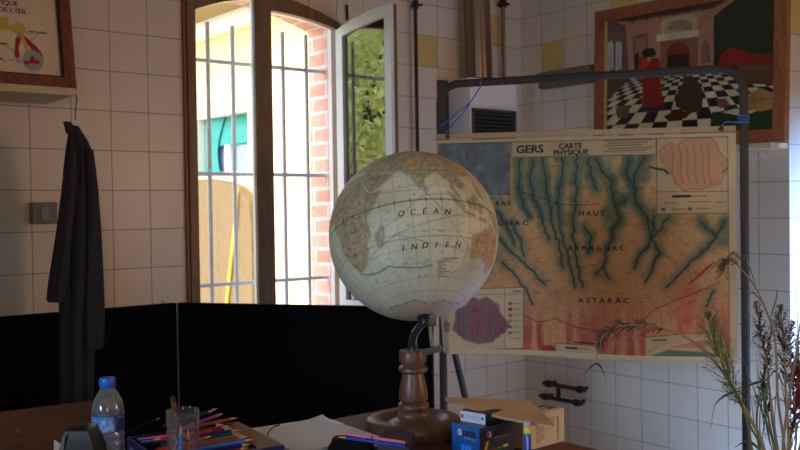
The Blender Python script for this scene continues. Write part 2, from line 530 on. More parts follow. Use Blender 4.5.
for a, b, c, d in ((0, ly1, 0, Z_T), (ly0, Y_F, 0, Z_T), (ly1, ly0, 0, lz0), (ly1, ly0, lz1, Z_T)):
    w.add([(X_L, a, c), (X_L, b, c), (X_L, b, d), (X_L, a, d)], [(0, 1, 2, 3)])
struct('wall_left', w, M_plaster)
w2 = bpy.data.objects.new('added_window', None); COL.objects.link(w2); w2['kind'] = 'structure'; w2.location = (X_L, (ly0 + ly1) / 2, lz0); ROOT[w2.name] = Vector(w2.location)  # unseen window added to carry the left fill lamp
b = MB()
for y, z, sy, sz in ((ly0, (lz0 + lz1) / 2, .06, lz1 - lz0 + .06), (ly1, (lz0 + lz1) / 2, .06, lz1 - lz0 + .06), ((ly0 + ly1) / 2, lz0, ly1 - ly0, .06), ((ly0 + ly1) / 2, lz1, ly1 - ly0, .06)):
    b.box((X_L, y, z), (.06, sy, sz))
part('frame', b, M_white, w2)
b = MB(); b.box((X_L - .02, (ly0 + ly1) / 2, (lz0 + lz1) / 2), (.006, ly1 - ly0, lz1 - lz0)); part('sky_block_pane', b, plain('sky_block_pane', c8(215, 222, 228), .6, var=.03), w2)  # opaque pane added to stop sky light at this opening
# unseen box added beyond the doorway to keep out the sky
w = MB()
w.add([(1.7, WALL_T, 0), (1.7, Y_D - .6, 0), (1.7, Y_D - .6, 2.6), (1.7, WALL_T, 2.6)], [(0, 1, 2, 3)])
w.add([(.35, Y_D - .6, 0), (1.7, Y_D - .6, 0), (1.7, Y_D - .6, 2.6), (.35, Y_D - .6, 2.6)], [(0, 1, 2, 3)])
w.add([(.35, WALL_T, 0), (1.7, WALL_T, 0), (1.7, WALL_T, 2.6), (.35, WALL_T, 2.6)], [(0, 1, 2, 3)])
w.add([(.35, WALL_T, 2.6), (1.7, WALL_T, 2.6), (1.7, Y_D - .6, 2.6), (.35, Y_D - .6, 2.6)], [(0, 1, 2, 3)])
struct('wall_sky_block', w, M_render)
# front wall (behind the camera) with an opening added for fill light
w = MB()
fx0, fx1, fz0, fz1 = -5.6, -4.5, 1.2, 2.3
for a, b, c, d in ((X_L, fx0, 0, Z_T), (fx1, .35, 0, Z_T), (fx0, fx1, 0, fz0), (fx0, fx1, fz1, Z_T)):
    w.add([(a, Y_F, c), (b, Y_F, c), (b, Y_F, d), (a, Y_F, d)], [(0, 1, 2, 3)])
struct('wall_front', w, M_plaster)
w = MB(); w.add([(X_L, WALL_T, 0), (.35, WALL_T, 0), (.35, Y_F, 0), (X_L, Y_F, 0)], [(0, 1, 2, 3)])
struct('floor', w, M_floor)
w = MB(); w.add([(X_L, WALL_T, Z_T), (.35, WALL_T, Z_T), (.35, Y_F, Z_T), (X_L, Y_F, Z_T)], [(0, 1, 2, 3)])
struct('ceiling', w, M_plaster)

# ------------------------------------------------------------------ window: frame, closed sash, open sash
win = bpy.data.objects.new('window_1', None); COL.objects.link(win); win['kind'] = 'structure'
win.location = (xm, 0, ZS); ROOT[win.name] = Vector(win.location)
FS = 2.103                        # springing of the frame's inner edge
xa, xb, xc, xd = at_Y(195.5, 150, 0).x, at_Y(254, 150, 0).x, at_Y(271, 150, 0).x, at_Y(335.5, 150, 0).x
def frame_ring(y0, y1):
    b = MB()
    b.box(((xl + xl + .028) / 2, (y0 + y1) / 2, (ZS + SPR + .02) / 2), (.028, y1 - y0, SPR + .02 - ZS))
    b.box(((xd + xr) / 2, (y0 + y1) / 2, (ZS + SPR - .03) / 2), (xr - xd, y1 - y0, SPR - .03 - ZS))
    b.box((xm, (y0 + y1) / 2, ZS + .02), (xr - xl, y1 - y0, .04))
    rings = []
    for x in xs:
        zo, zi = arch(x, SPR + .004, SAG, TIL), (arch(x, SPR - .03, SAG, TIL) if x < xm else arch(x, FS, .046))
        rings.append([Vector((x, y0, zo)), Vector((x, y1, zo)), Vector((x, y1, zi)), Vector((x, y0, zi))])
    b.loft(rings)
    return b
f = part('frame', frame_ring(-.012, .022), M_brownp, win)
part('frame_face', frame_ring(.022, .05), M_white, win, 'white painted outer side of the window frame')

def sash(T, W, name, zb, h0, h1, flip, st0, st1):
    """sash in its own plane: s along the width, n through the thickness, z up; top edge rises from h0 (hinge) to h1"""
    top = lambda s: h0 + (h1 - h0) * (1 - (1 - s / W) ** 2)
    sp = bpy.data.objects.new(name, None); COL.objects.link(sp); sp.parent = win
    ROOT[sp.name] = ROOT[win.name]
    for nm, n0, n1, mt in (('inner_stile', .0, .018, M_brownp), ('outer_stile', .018, .036, M_white)):
        b = MB()
        def bx(s0, s1, z0, z1a, z1b, g=0):
            vs = [T(s, n, z) for s, za in ((s0, z1a), (s1, z1b)) for n in (n0 + g, n1 - g) for z in (z0, za)]
            b.add(vs, [(0, 1, 3, 2), (4, 6, 7, 5), (0, 4, 5, 1), (2, 3, 7, 6), (0, 2, 6, 4), (1, 5, 7, 3)])
        bx(0, st0, zb, top(0) - .0, top(st0))
        bx(W - st1, W, zb, top(W - st1), top(W))
        bx(st0, W - st1, zb, zb + .07, zb + .07)
        k = 8
        for i in range(k):
            s0 = st0 + (W - st0 - st1) * i / k; s1 = st0 + (W - st0 - st1) * (i + 1) / k
            vs = [T(s, n, z) for s in (s0, s1) for n in (n0, n1) for z in (top(s) - .045, top(s))]
            b.add(vs, [(0, 1, 3, 2), (4, 6, 7, 5), (0, 4, 5, 1), (2, 3, 7, 6), (0, 2, 6, 4), (1, 5, 7, 3)])
        # glazing bead
        e = .007
        part(nm, b, mt, sp)
    g = MB(); pts = [(st0 - .004, zb + .064), (W - st1 + .004, zb + .064)] + [(s, top(s) - .041) for s in [W - st1 + .004 - (W - st0 - st1 + .008) * i / 8 for i in range(9)]]
    q = [T(s, .017, z) for s, z in pts]
    g.prism(q, T(0, .020, 0) - T(0, .017, 0))
    part('pane', g, M_glass if flip else M_glass_c, sp, 'clear glass pane')
    return sp
# closed left sash: hinge at the left
sash(lambda s, n, z: Vector((xl + .014 + s, -.02 + n, z)), xc - xl - .014, 'closed_sash', ZS + .03, FS + .034, SPR + SAG + .012, False, xa - xl - .014, xc - xb)
# open right sash, swung into the room
hp = Vector((xr - .012, -.012, 0)); fe = None
best = None
for i in range(1, 1200):
    th = math.radians(60 + i * .04); W_S = xr - .012 - xm
    e = hp + Vector((math.cos(th), -math.sin(th), 0)) * W_S
    pv = e - CAM; px = 400 + FPX * pv.dot(R) / pv.dot(F)
    k = abs(px - 396.5)
    if best is None or k < best[0]: best = (k, th)
th = best[1]; W_S = xr - .012 - xm
ds = Vector((math.cos(th), -math.sin(th), 0)); dn = Vector((-math.sin(th), -math.cos(th), 0))   # dn: towards the outer face, which shows
sash(lambda s, n, z: hp + ds * s + dn * (n - .018) + Z * z, W_S, 'open_sash', ZS + .03, FS - .003, FS + .054, True, .045, .04)
hg = MB()
for z in (1.0, 1.55, 2.02): hg.tube([hp + Z * z - ds * .004, hp + Z * (z + .07) - ds * .004], .007)
p = at_Y(347, 5, -.01); hg.tube([p, at_Y(347.5, 20, -.01)], .006)
part('hinge', hg, M_iron_b, win, 'dark iron hinge pins')

# iron grille in the reveal
gx = lambda px, py: at_Y(px, py, .125)
gr = thing('window_grille', 'grey painted iron bar grille outside the arched window', 'window grille', (xm, .125, ZS))
tops = ((207, 22), (232, 26), (282, 32), (305.5, 35))
for px, py in tops:
    t = gx(px, py); b = MB(); b.tube([(t.x, .125, ZS + .01), (t.x, .125, t.z)], .0095)
    part('vertical_bar', b, M_iron, gr)
for (a, b_) in (((220, 62), 0), ((220, 174), 0), ((220, 284.5), 0)):
    z = gx(*a).z; b = MB(); b.tube([(xl - .0, .125, z), (xr + .0, .125, z)], .0085)
    part('cross_bar', b, M_iron, gr)

# ------------------------------------------------------------------ outdoors
w = MB(); w.add([(-40, WALL_T + .01, -.02), (30, WALL_T + .01, -.02), (30, 40, -.02), (-40, 40, -.02)], [(0, 1, 2, 3)])
w.add([(.36, WALL_T + .01, -.02), (30, WALL_T + .01, -.02), (30, -20, -.02), (.36, -20, -.02)], [(0, 1, 2, 3)])
struct('ground', w, plain('pale_gravel', c8(190, 178, 150), .95, scale=8, var=.15))
HX = 1.0
M_teal = plain('teal_curtain', c8(40, 138, 128), .7, scale=10, var=.12)
M_dim = plain('bluish_window_glass', c8(120, 140, 165), .15, scale=3, var=.1)
M_rooft = plain('grey_roof_underside', c8(150, 148, 146), .8, scale=6)
hs = thing('neighbouring_house', 'ochre rendered house outside the window with white eaves and teal shuttered window', 'house', (HX + 1, 6, 0))
wa, wb = at_X(197, 120, HX), at_X(247.5, 117, HX)
wz1, wz0 = wa.z - .0, at_X(197, 177, HX).z
HY0, HY1 = WALL_T + .02, 13.0
b = MB()
for y0, y1, z0, z1 in ((HY0, wb.y, 0, 4.2), (wa.y, HY1, 0, 4.2), (wb.y, wa.y, 0, wz0), (wb.y, wa.y, wz1, 4.2)):
    b.add([(HX, y0, z0), (HX, y1, z0), (HX, y1, z1), (HX, y0, z1)], [(0, 1, 2, 3)])
b.add([(HX, HY1, 0), (HX + 3, HY1, 0), (HX + 3, HY1, 4.2), (HX, HY1, 4.2)], [(0, 1, 2, 3)])
part('wall', b, M_render, hs)
b = MB(); D = .14
for y in (wb.y, wa.y): b.add([(HX, y, wz0), (HX + D, y, wz0), (HX + D, y, wz1), (HX, y, wz1)], [(0, 1, 2, 3)])
for z in (wz0, wz1): b.add([(HX, wb.y, z), (HX, wa.y, z), (HX + D, wa.y, z), (HX + D, wb.y, z)], [(0, 1, 2, 3)])
part('window_reveal', b, plain('pale_reveal', c8(205, 200, 190), .8), hs)
b = MB(); b.box((HX + D + .02, (wa.y + wb.y) / 2, (wz0 + wz1) / 2), (.02, wa.y - wb.y, wz1 - wz0))
part('window_glass', b, M_dim, hs)
L_ = wa.y - wb.y; Hh = wz1 - wz0
b = MB(); b.box((HX + D - .02, (wa.y + wb.y) / 2, wz1 - Hh * .24), (.02, L_, Hh * .48))
n = 14; rings = []
for i in range(n):
    z = wz1 - Hh * i / (n - 1); q = i / (n - 1); wd = L_ * (.42 - .16 * math.sin(q * PI * .8))
    rings.append([Vector((HX + D - .06, wa.y - .02, z)), Vector((HX + D - .075, wa.y - wd * .5, z)), Vector((HX + D - .05, wa.y - wd, z)), Vector((HX + D - .03, wa.y - wd * .5, z))])
b.loft(rings)
part('curtain', b, M_teal, hs, 'teal curtain gathered to one side')
b = MB(); ym = wa.y - L_ * .44
b.box((HX + D - .03, ym, (wz0 + wz1) / 2 - Hh * .24), (.05, .05, Hh * .52)); b.box((HX + D, (wa.y + wb.y) / 2, wz0 + .02), (.08, L_, .04))
b.box((HX + D, wb.y + .025, (wz0 + wz1) / 2), (.06, .05, Hh))
part('window_frame', b, M_white, hs)
e0, e1 = at_X(195, 39.5, HX - .12), at_X(195, 24, HX - .12)
b = MB(); b.box((HX - .06, (HY0 + HY1) / 2, (e0.z + e1.z) / 2), (.12, HY1 - HY0, e1.z - e0.z))
part('eaves_board', b, M_white, hs)
b = MB(); b.prism([(HX - .45, HY0, e1.z + .02), (HX + 3, HY0, e1.z + 1.6), (HX + 3, HY0, e1.z + 1.75), (HX - .45, HY0, e1.z + .12)], (0, HY1 - HY0, 0))
part('roof', b, M_rooft, hs)
b = MB(); g0 = at_X(195, 20, HX - .3)
b.tube([(HX - .5, y, e1.z + .06) for y in (HY0, HY1)], .06)
part('gutter', b, M_white, hs)
# roughcast buttress with rounded shoulder
PX = HX - .14
def top_at(px, py): q = at_X(px, py, PX); return (q.y, q.z)
prof = [top_at(190, 180), top_at(205, 179), top_at(218, 181), top_at(232, 186), top_at(244, 196), top_at(249, 203), top_at(251, 222), top_at(251.5, 250)]
prof = [(prof[0][0] + 2.5, prof[0][1] - .02)] + prof
pts = [(PX, y, z) for y, z in prof] + [(PX, prof[-1][0], -.02), (PX, prof[0][0], -.02)]
b = MB(); b.prism(pts, (.138, 0, 0))
bt = part('garden_buttress', b, M_rough)
tag(bt, 'tan roughcast buttress with rounded shoulder below the teal curtained window', 'buttress')
hpts = [at_X(a, b_, PX - .025) for a, b_ in ((237, 186), (236.5, 200), (236, 214), (234, 235), (231, 262), (228, 290), (226, 312), (224, 340))]
b = MB(); b.tube(hpts + [Vector((PX - .03, hpts[-1].y + .1, .0))], .017)
tag(part('garden_hose', b, plain('yellow_hose', c8(240, 200, 60), .5)), 'yellow hose hanging down the roughcast buttress', 'hose')

# trees to the left outside: seen mirrored in the pane of the open sash
M_leaf = [leaf_mat('leaf_green', c8(186, 200, 120)), leaf_mat('leaf_yellow_green', c8(208, 212, 140))]
M_bark = plain('bark', c8(90, 75, 60), .9)
def tree(x, y, h, r, seed, mt, label, cat='tree'):
    rng = np.random.RandomState(seed)
    t = thing('garden_tree', label, cat, (x, y, 0), 'trees outside left of the window')
    b = MB(); b.tube([(x, y, -.02), (x + .05, y, h * .4), (x - .03, y + .04, h * .8)], [.13, .1, .04])
    for k in range(5):
        a = k * 1.3; b.tube([(x, y, h * (.35 + .07 * k)), (x + math.cos(a) * r * .6, y + math.sin(a) * r * .6, h * (.5 + .08 * k))], [.05, .015], 6)
    part('trunk', b, M_bark, t)
    b = MB(); n = 12000
    for k in range(n):
        d = rng.normal(size=3); d /= np.linalg.norm(d); q = r * (.35 + .65 * rng.rand() ** .6) * (1 + .25 * math.sin(3 * d[0] + 5 * d[2] + seed))
        c = Vector((x + d[0] * q, y + d[1] * q, h * .62 + d[2] * q * 1.05))
        if c.z < .15: continue
        a1 = Vector(rng.normal(size=3)).normalized(); a2 = a1.cross(Vector(rng.normal(size=3))).normalized()
        s = .04 + .07 * rng.rand()
        b.add([c - a1 * s, c + a2 * s * .45, c + a1 * s, c - a2 * s * .45], [(0, 1, 2, 3)])
    part('foliage', b, mt, t)
tree(-9.0, 8.15, 4.9, 1.95, 1, M_leaf[1], 'yellow-green leafy tree mirrored in the open window pane, the nearer of the two')
tree(-13.4, 12.7, 6.8, 2.7, 2, M_leaf[0], 'darker green tree mirrored in the open window pane behind the yellow-green one')
# ================================================================== THE THINGS
M_black = plain('black_felt', c8(12, 12, 14), .95, scale=80, var=.3, spec=.1)
M_steel = plain('brushed_steel', c8(150, 145, 140), .3, .9, scale=30, var=.1)
M_rack = plain('grey_green_tube', c8(52, 46, 36), .6, .1, scale=35, var=.35)
M_table = wood('table_wood', c8(88, 52, 32), c8(124, 76, 46), .6, (1.5, 14, 14), 5, 0, .3)
M_globew = wood('turned_wood', c8(78, 52, 38), c8(116, 80, 56), .42, (10, 10, 2), 5, .08)
M_framew = wood('red_brown_frame_wood', c8(98, 46, 22), c8(140, 72, 36), .4, (10, 10, 3), 6)
M_orangew = wood('orange_frame_wood', c8(128, 70, 38), c8(166, 98, 56), .4, (10, 10, 3), 6)
M_pale = wood('pale_shelf_wood', c8(196, 172, 132), c8(216, 194, 156), .6, (3, 14, 14), 6)
M_greyw = wood('grey_weathered_wood', c8(96, 82, 66), c8(128, 112, 92), .7, (8, 2, 10), 6)
M_bench = wood('brown_board', c8(72, 42, 26), c8(98, 58, 34), .5, (2, 2, 14), 5)
M_darkpipe = plain('dark_pipe_paint', c8(52, 44, 40), .5, .2, scale=30, var=.3)
M_enamel = plain('white_enamel', c8(236, 234, 230), .3, scale=6, var=.04)
M_dark = plain('near_black_plastic', c8(26, 26, 28), .4, scale=40, var=.2)
M_print = painted('printed_paper', .65)
M_printg = painted('varnished_print', .28, .5, .3)
M_blue = plain('blue_plastic', c8(30, 100, 215), .35, var=.05)
M_string = plain('blue_string', c8(50, 110, 190), .7)
M_paperw = plain('white_paper', c8(232, 232, 236), .7, var=.02)
M_ink = plain('black_ink', c8(36, 32, 30), .7)
M_white_ink = plain('white_ink', c8(235, 235, 240), .6)

# ---------------------------------------------------------------- black folding screen
sc_t = thing('folding_screen', 'low black two-panel folding screen standing below the window', 'screen', at_Y(177, 303, -.12).to_2d().to_3d())
h0 = at_Y(177, 303, -.12); a0 = Vector((X_L + 1.4, -.12, 0)); e_ = at_d(431, 307, 3.25)
def panel(p, q, top):
    p, q = Vector((p.x, p.y, 0)), Vector((q.x, q.y, 0)); d = (q - p).normalized(); n = Vector((-d.y, d.x, 0)) * .028
    b = MB(); b.prism([p + Z * .02, q + Z * .02, q + Z * top, p + Z * top], n); return b, d
b, d1 = panel(at_Y(-60, 320, -.12), h0 - Vector((.002, 0, 0)), h0.z); part('panel', b, M_black, sc_t)
b, d2 = panel(h0 + Vector((.002, 0, 0)), e_, h0.z); part('panel', b, M_black, sc_t)
b = MB(); b.tube([Vector((h0.x, h0.y - .006, .03)), Vector((h0.x, h0.y - .006, h0.z - .015))], .0022)
part('hinge_rod', b, plain('dull_hinge', c8(60, 58, 56), .6, .2), sc_t, 'thin grey metal hinge rod')
for px in (164,):
    p = at_Y(px, 303, -.115); c = Vector((p.x, -.105, h0.z)); b = MB()
    b.tube([c + Vector((math.cos(a) * .006, 0, math.sin(a) * .009)) for a in [i * PI / 6 for i in range(7)]], .0016, 6)
    part('wire_loop', b, M_iron_b, sc_t)

# ---------------------------------------------------------------- shelf with the eye chart, left
SY = -.30
s1 = at_Y(76, 95.5, SY); s0x = s1.x - .85
sh = thing('wall_shelf', 'pale wooden wall shelf at upper left carrying the eye chart', 'shelf', (s1.x - .4, -.15, s1.z))
b = MB(); b.box(((s0x + s1.x) / 2, SY / 2, s1.z + .012), (s1.x - s0x, -SY, .024)); part('board', b, M_pale, sh)
b = MB(); b.tube([(s1.x - .6, -.03, s1.z - .10), (s1.x - .6, -.2, s1.z - .004)], .01); b.box((s1.x - .6, -.012, s1.z - .06), (.03, .024, .12))
part('bracket', b, M_iron_b, sh)
zb = s1.z + .024
# eye chart: a framed print leaning slightly back
ec_loc = Vector((s1.x - .3, SY + .03, zb))
ec = thing('framed_eye_chart', 'framed anatomical eye chart in brown wood leaning on the upper left shelf', 'picture', ec_loc)
lean = math.radians(9); ue = Vector((0, math.sin(lean), math.cos(lean))); nE = Vector((0, -math.cos(lean), math.sin(lean)))
pr = at_Y(76, 91, SY + .03); EW, EH, FB = .62, .62, .037
BL = Vector((pr.x - EW, SY + .035, zb)); ex = Vector((1, 0, 0))
def EP(s, h, n=0): return BL + ex * s + ue * h + nE * n
def bar_(pts, t0=-.012, t1=.012): 
    b = MB(); b.prism([EP(s, h, t0) for s, h in pts], nE * (t1 - t0)); return b
for pts in ([(0, 0), (EW, 0), (EW - FB, FB), (FB, FB)], [(EW, 0), (EW, EH), (EW - FB, EH - FB), (EW - FB, FB)],
            [(EW, EH), (0, EH), (FB, EH - FB), (EW - FB, EH - FB)], [(0, EH), (0, 0), (FB, FB), (FB, EH - FB)]):
    part('frame_rail', bar_(pts), M_framew, ec)
b = bar_([(EW - FB - .008, FB), (EW - FB - .002, FB), (EW - FB - .002, EH - FB), (EW - FB - .008, EH - FB)], -.01, .008)
for q in ([(FB, FB + .002), (EW - FB, FB + .002), (EW - FB, FB + .006), (FB, FB + .006)],):
    b.prism([EP(s, h, -.01) for s, h in q], nE * .016)
part('inner_slip', b, M_dark, ec, 'thin black inner slip')
def uv_e(px, py):
    v = ray(px, py); t = (BL - CAM).dot(nE) / v.dot(nE); p = CAM + v * t - BL
    return p.dot(ex), p.dot(ue)
cw, chh = EW - 2 * FB, EH - 2 * FB
cv = Canvas(cw * 1000, chh * 1000, .42, (.87, .80, .68))
cv.a *= (1 + (vnoise(cv.H, cv.W, 60, 3) - .5) * .10)[..., None]
def E(px, py): s, h = uv_e(px, py); return ((s - FB) * 1000, (chh - (h - FB)) * 1000)
def Es(l): return [E(*p) for p in l]
cv.poly(Es([(-6, 22), (0, 17), (6, 16), (9, 20), (7, 22), (10, 25), (17, 22), (24, 25), (27, 32), (22, 34), (27, 44), (29, 51), (26, 53), (22, 42), (16, 33), (8, 30), (0, 29), (-8, 31)]), (.82, .70, .32), 1, 1.2)
cv.poly(Es([(15, 38), (18, 34), (21, 38), (18, 48), (21, 62), (17, 62), (14, 54)]), (.66, .12, .14), 1, 1)
cv.poly(Es([(22, 34), (28, 39), (36, 46), (42, 54), (43, 60), (40, 62), (38, 55), (32, 50), (26, 42)]), (.66, .12, .14), 1, 1)
cv.ell(*E(32.5, 60.0), 34, 36, (.60, .62, .62))
cv.poly(Es([(16, 58), (19, 56), (24, 62), (20, 64)]), (.72, .72, .70), 1, 1)
cv.poly(Es([(23, 61), (29, 60), (31, 55), (34, 56), (34, 59), (40, 60), (38, 64), (30, 63), (24, 64)]), (.70, .12, .14), 1, 1)
cv.poly(Es([(15, 32), (19, 31), (22, 35), (18, 38)]), (.62, .64, .64), 1, 1)
for l in ([(26, 33), (34, 34)], [(29, 41), (38, 34)], [(-4, 41), (8, 47), (14, 52)], [(2, 60), (15, 59)]):
    cv.line(Es(l), (.25, .22, .2), 1.6, .8, .8)
grid_mesh('chart_sheet', cv, flat(EP(FB, EH - FB, .0), ex * cw, ue * -chh), M_print, ec)
b = MB(); b.prism([EP(FB * .5, FB * .5, -.012), EP(EW - FB * .5, FB * .5, -.012), EP(EW - FB * .5, EH - FB * .5, -.012), EP(FB * .5, EH - FB * .5, -.012)], nE * .006)
part('backing', b, M_pale, ec)
b = MB()
for body, (px, py), size, sp in (('OPTIQUE', (18, 6.5), .0235, 1.0), ("DE L'ŒIL", (27, 14.5), .0235, 1.0), ('nerf optique', (47, 34.3), .012, 1), ('muscles', (8, 45), .011, 1), ('cornée', (3.5, 60), .011, 1)):
    s, h = uv_e(px, py); b = MB(); write(b, body, EP(s, h, .0008), ex, ue, size, 0, sp, 'RIGHT', bold=.0006)
    part('lettering', b, M_ink, ec)

# ---------------------------------------------------------------- jacket hanging under the shelf
JY = -.305
jt = at_Y(75, 124, JY)
jk = thing('hanging_jacket', 'dark grey jacket hanging by its loop below the shelf corner', 'jacket', (jt.x, JY, at_Y(80, 404, JY).z))
prof = [(126, 71, 78, .018), (131, 69.5, 81, .026), (140, 68, 87, .036), (152, 66.5, 92, .045), (170, 64.5, 95, .05), (195, 63, 97, .052), (225, 62, 98.5, .054), (255, 61, 100, .055),
        (285, 60, 101, .055), (310, 60, 98, .052), (335, 60, 94, .05), (365, 60, 93, .048), (395, 60.5, 92.5, .047), (412, 61, 92, .046)]
M_cloth = plain('grey_jacket_cloth', c8(54, 53, 56), .9, scale=160, var=.25, spec=.15, bs=.3)
def cloth_loft(prof, seed, folds=7, yoff=0):
    rng = random.Random(seed); ph = [rng.uniform(0, 6) for _ in range(4)]; rings = []; n = 56
    for i, (py, x0, x1, dep) in enumerate(prof):
        A, B = at_Y(x0, py, JY + yoff), at_Y(x1, py, JY + yoff); c = (A + B) / 2; hwid = (B - A).length / 2; q = min(1, i / 4)
        ring = []
        for k in range(n):
            w = 2 * PI * k / n
            f = 1 + q * (.16 * math.sin(folds * w + ph[0] + i * .12) + .07 * math.sin((folds * 2 + 1) * w + ph[1] - i * .2))
            ring.append(Vector((c.x + hwid * math.cos(w) * (1 + (f - 1) * .25), JY + yoff + dep * math.sin(w) * f, c.z)))
        rings.append(ring)
    b = MB(); b.loft(rings); return b
part('body', cloth_loft(prof, 3), M_cloth, jk)
part('sleeve', cloth_loft([(150, 66, 76, .022), (190, 62, 76, .03), (230, 57, 72, .034), (262, 52, 69, .034), (285, 48.5, 66, .032), (299, 47, 64, .03), (302, 49, 63, .026)], 8, 4, -.035), M_cloth, jk)
part('sleeve', cloth_loft([(150, 84, 93, .022), (190, 85, 97.5, .03), (230, 84, 100.5, .034), (270, 82, 102.5, .034), (310, 81, 104, .034), (340, 82, 103.5, .032), (349, 83, 102.5, .026)], 5, 4, -.035), M_cloth, jk)
b = MB(); c = at_Y(74, 128, JY); rings = []
for k in range(5): 
    r = .022 - .003 * k
    rings.append([c + Vector((math.cos(w) * r * 1.2 - .006 * k, math.sin(w) * r * .9, .010 * k - .02)) for w in [2 * PI * i / 14 for i in range(14)]])
b.loft(rings); part('collar', b, M_cloth, jk)
lp = at_Y(76.5, 97, JY)
b = MB(); b.tube([jt + Z * .012, jt + Vector((.003, 0, .05)), Vector((lp.x, JY, lp.z - .012)), Vector((lp.x, JY, lp.z + .004)), Vector((lp.x, JY + .008, lp.z + .012))], .0018, 6)
part('hanging_loop', b, M_iron_b, jk, 'thin dark hanging loop')

# light switch on the tiles
sw = thing('light_switch', 'small grey square switch box on the tiles behind the jacket', 'switch', at_Y(43, 224, -.02))
A, B = at_Y(30.5, 202.5, -.02), at_Y(56, 223.5, -.02); c = (A + B) / 2
b = MB(); b.box((c.x, -.02, c.z), (B.x - A.x, .04, A.z - B.z), bev=.004); part('housing', b, plain('grey_bakelite', c8(112, 110, 108), .5), sw)
b = MB(); b.box((c.x, -.043, c.z), (.03, .008, .045), bev=.002); part('rocker', b, plain('grey_rocker', c8(130, 128, 124), .4), sw)

# ---------------------------------------------------------------- pipes, boiler, brackets
def wall_pipe(name, px, py, r, ztop, zbot, label, mat, col_py):
    p = at_Y(px, py, -.035); t = thing(name, label, 'pipe', (p.x, -.035, zbot))
    b = MB(); b.tube([(p.x, -.035, zbot), (p.x, -.035, ztop)], r); part('pipe', b, mat, t)
    zc = at_Y(px, col_py, -.035).z
    b = MB(); b.tube([(p.x, -.035, zc - .018), (p.x, -.035, zc + .018)], r * 1.8); b.tube([(p.x, -.035, zc), (p.x, 0, zc)], r * .8); b.tube([(p.x - .02, -.035, zc), (p.x + .03, -.05, zc)], r * .7)
    part('pipe_clip', b, M_iron_b, t)
wall_pipe('water_pipe', 416.5, 75, .0085, Z_T, 0, 'thin dark upright pipe on the tiles right of the open window', M_darkpipe, 5)
bx0 = at_Y(445, 82, 0); bx1 = at_Y(470.3, 76.8, -.18); BX0, BX1 = bx0.x, at_Y(517, 100, -.18).x; BZ = at_Y(470, 77, -.18).z
BB = BZ - .56
wall_pipe('heating_pipe', 503.5, 40, .011, Z_T, BZ + .0, 'thin rusty upright pipe in the corner right of the flue', plain('rusty_pipe', c8(150, 118, 90), .6, .1, var=.3), 4)
bo = thing('wall_heater', 'white enamelled wall heater with dark louvred grille behind the map', 'heater', ((BX0 + BX1) / 2, -.09, BB))
b = MB(); b.box(((BX0 + BX1) / 2, -.09, (BZ + BB) / 2), (BX1 - BX0, .18, BZ - BB), bev=.006); part('housing', b, M_enamel, bo)
g1, g2 = at_Y(471.5, 108, -.181), at_Y(515, 142, -.181)
gz0, gz1 = g1.z - .20, g1.z
b = MB(); gxc = (g1.x + g2.x) / 2; gw = g2.x - g1.x
for dx in (-gw / 2 + .006, gw / 2 - .006): b.box((gxc + dx, -.186, (gz0 + gz1) / 2), (.012, .014, gz1 - gz0))
for z in (gz0 + .006, gz1 - .006): b.box((gxc, -.186, z), (gw, .014, .012))
bpl = MB(); gA = at_Y(439.5, 110, -.015); bpl.box(((gA.x + BX0) / 2 - .002, -.014, (BZ + BB) / 2), (BX0 - gA.x, .028, BZ - BB)); part('back_plate', bpl, plain('dark_back_plate', c8(74, 68, 62), .6), bo, 'dark grey back plate')
grl = part('grille_frame', b, plain('grey_grille_frame', c8(70, 70, 72), .5), bo)
b = MB(); b.box((gxc, -.181, (gz0 + gz1) / 2), (gw - .01, .004, gz1 - gz0 - .01)); part('grille_back', b, M_dark, bo)
b = MB()
for k in range(9):
    z = gz1 - .02 - k * (gz1 - gz0 - .03) / 9; b.box((gxc, -.186, z), (gw - .02, .010, .007), Matrix.Rotation(.6, 3, 'X'))
sl = part('louvres', b, plain('louvre_brown', c8(48, 40, 36), .5), bo)
fl = thing('flue_pipe', 'shiny steel flue pipe rising from the wall heater', 'flue', ((BX0 + BX1) / 2, -.09, BZ))
fc = at_Y(480, 60, -.09); fr = (at_Y(492, 60, -.09) - at_Y(465.5, 60, -.09)).length / 2 * .69
b = MB(); b.tube([(fc.x, -.09, BZ + .001), (fc.x - .035, -.09, Z_T)], fr, 40); part('tube', b, plain('stainless_flue', c8(150, 132, 116), .3, .95, scale=8, var=.2), fl)
b = MB(); b.lathe([(fr + .004, BZ), (fr + .004, BZ + .012)], (fc.x, -.09, 0), 40); part('collar', b, M_iron_b, fl)

# weathered rail on the right wall
p0, p1 = at_X(543.5, 80, -.02), at_X(597, 78, -.02); zt, zb2 = at_X(545, 72.5, -.04).z, at_X(545, 88.5, -.04).z
rl = thing('wall_rail', 'grey weathered wooden rail on the right wall left of the painting', 'rail', (-.03, (p0.y + p1.y) / 2, zb2))
b = MB(); b.box((-.03, (p0.y + p1.y) / 2, (zt + zb2) / 2), (.06, p0.y - p1.y, zt - zb2), bev=.004); part('board', b, M_greyw, rl)
b = MB(); b.box((-.067, (p0.y + p1.y) / 2, zt - .02), (.024, p0.y - p1.y, .022), bev=.003); part('lip', b, M_greyw, rl)
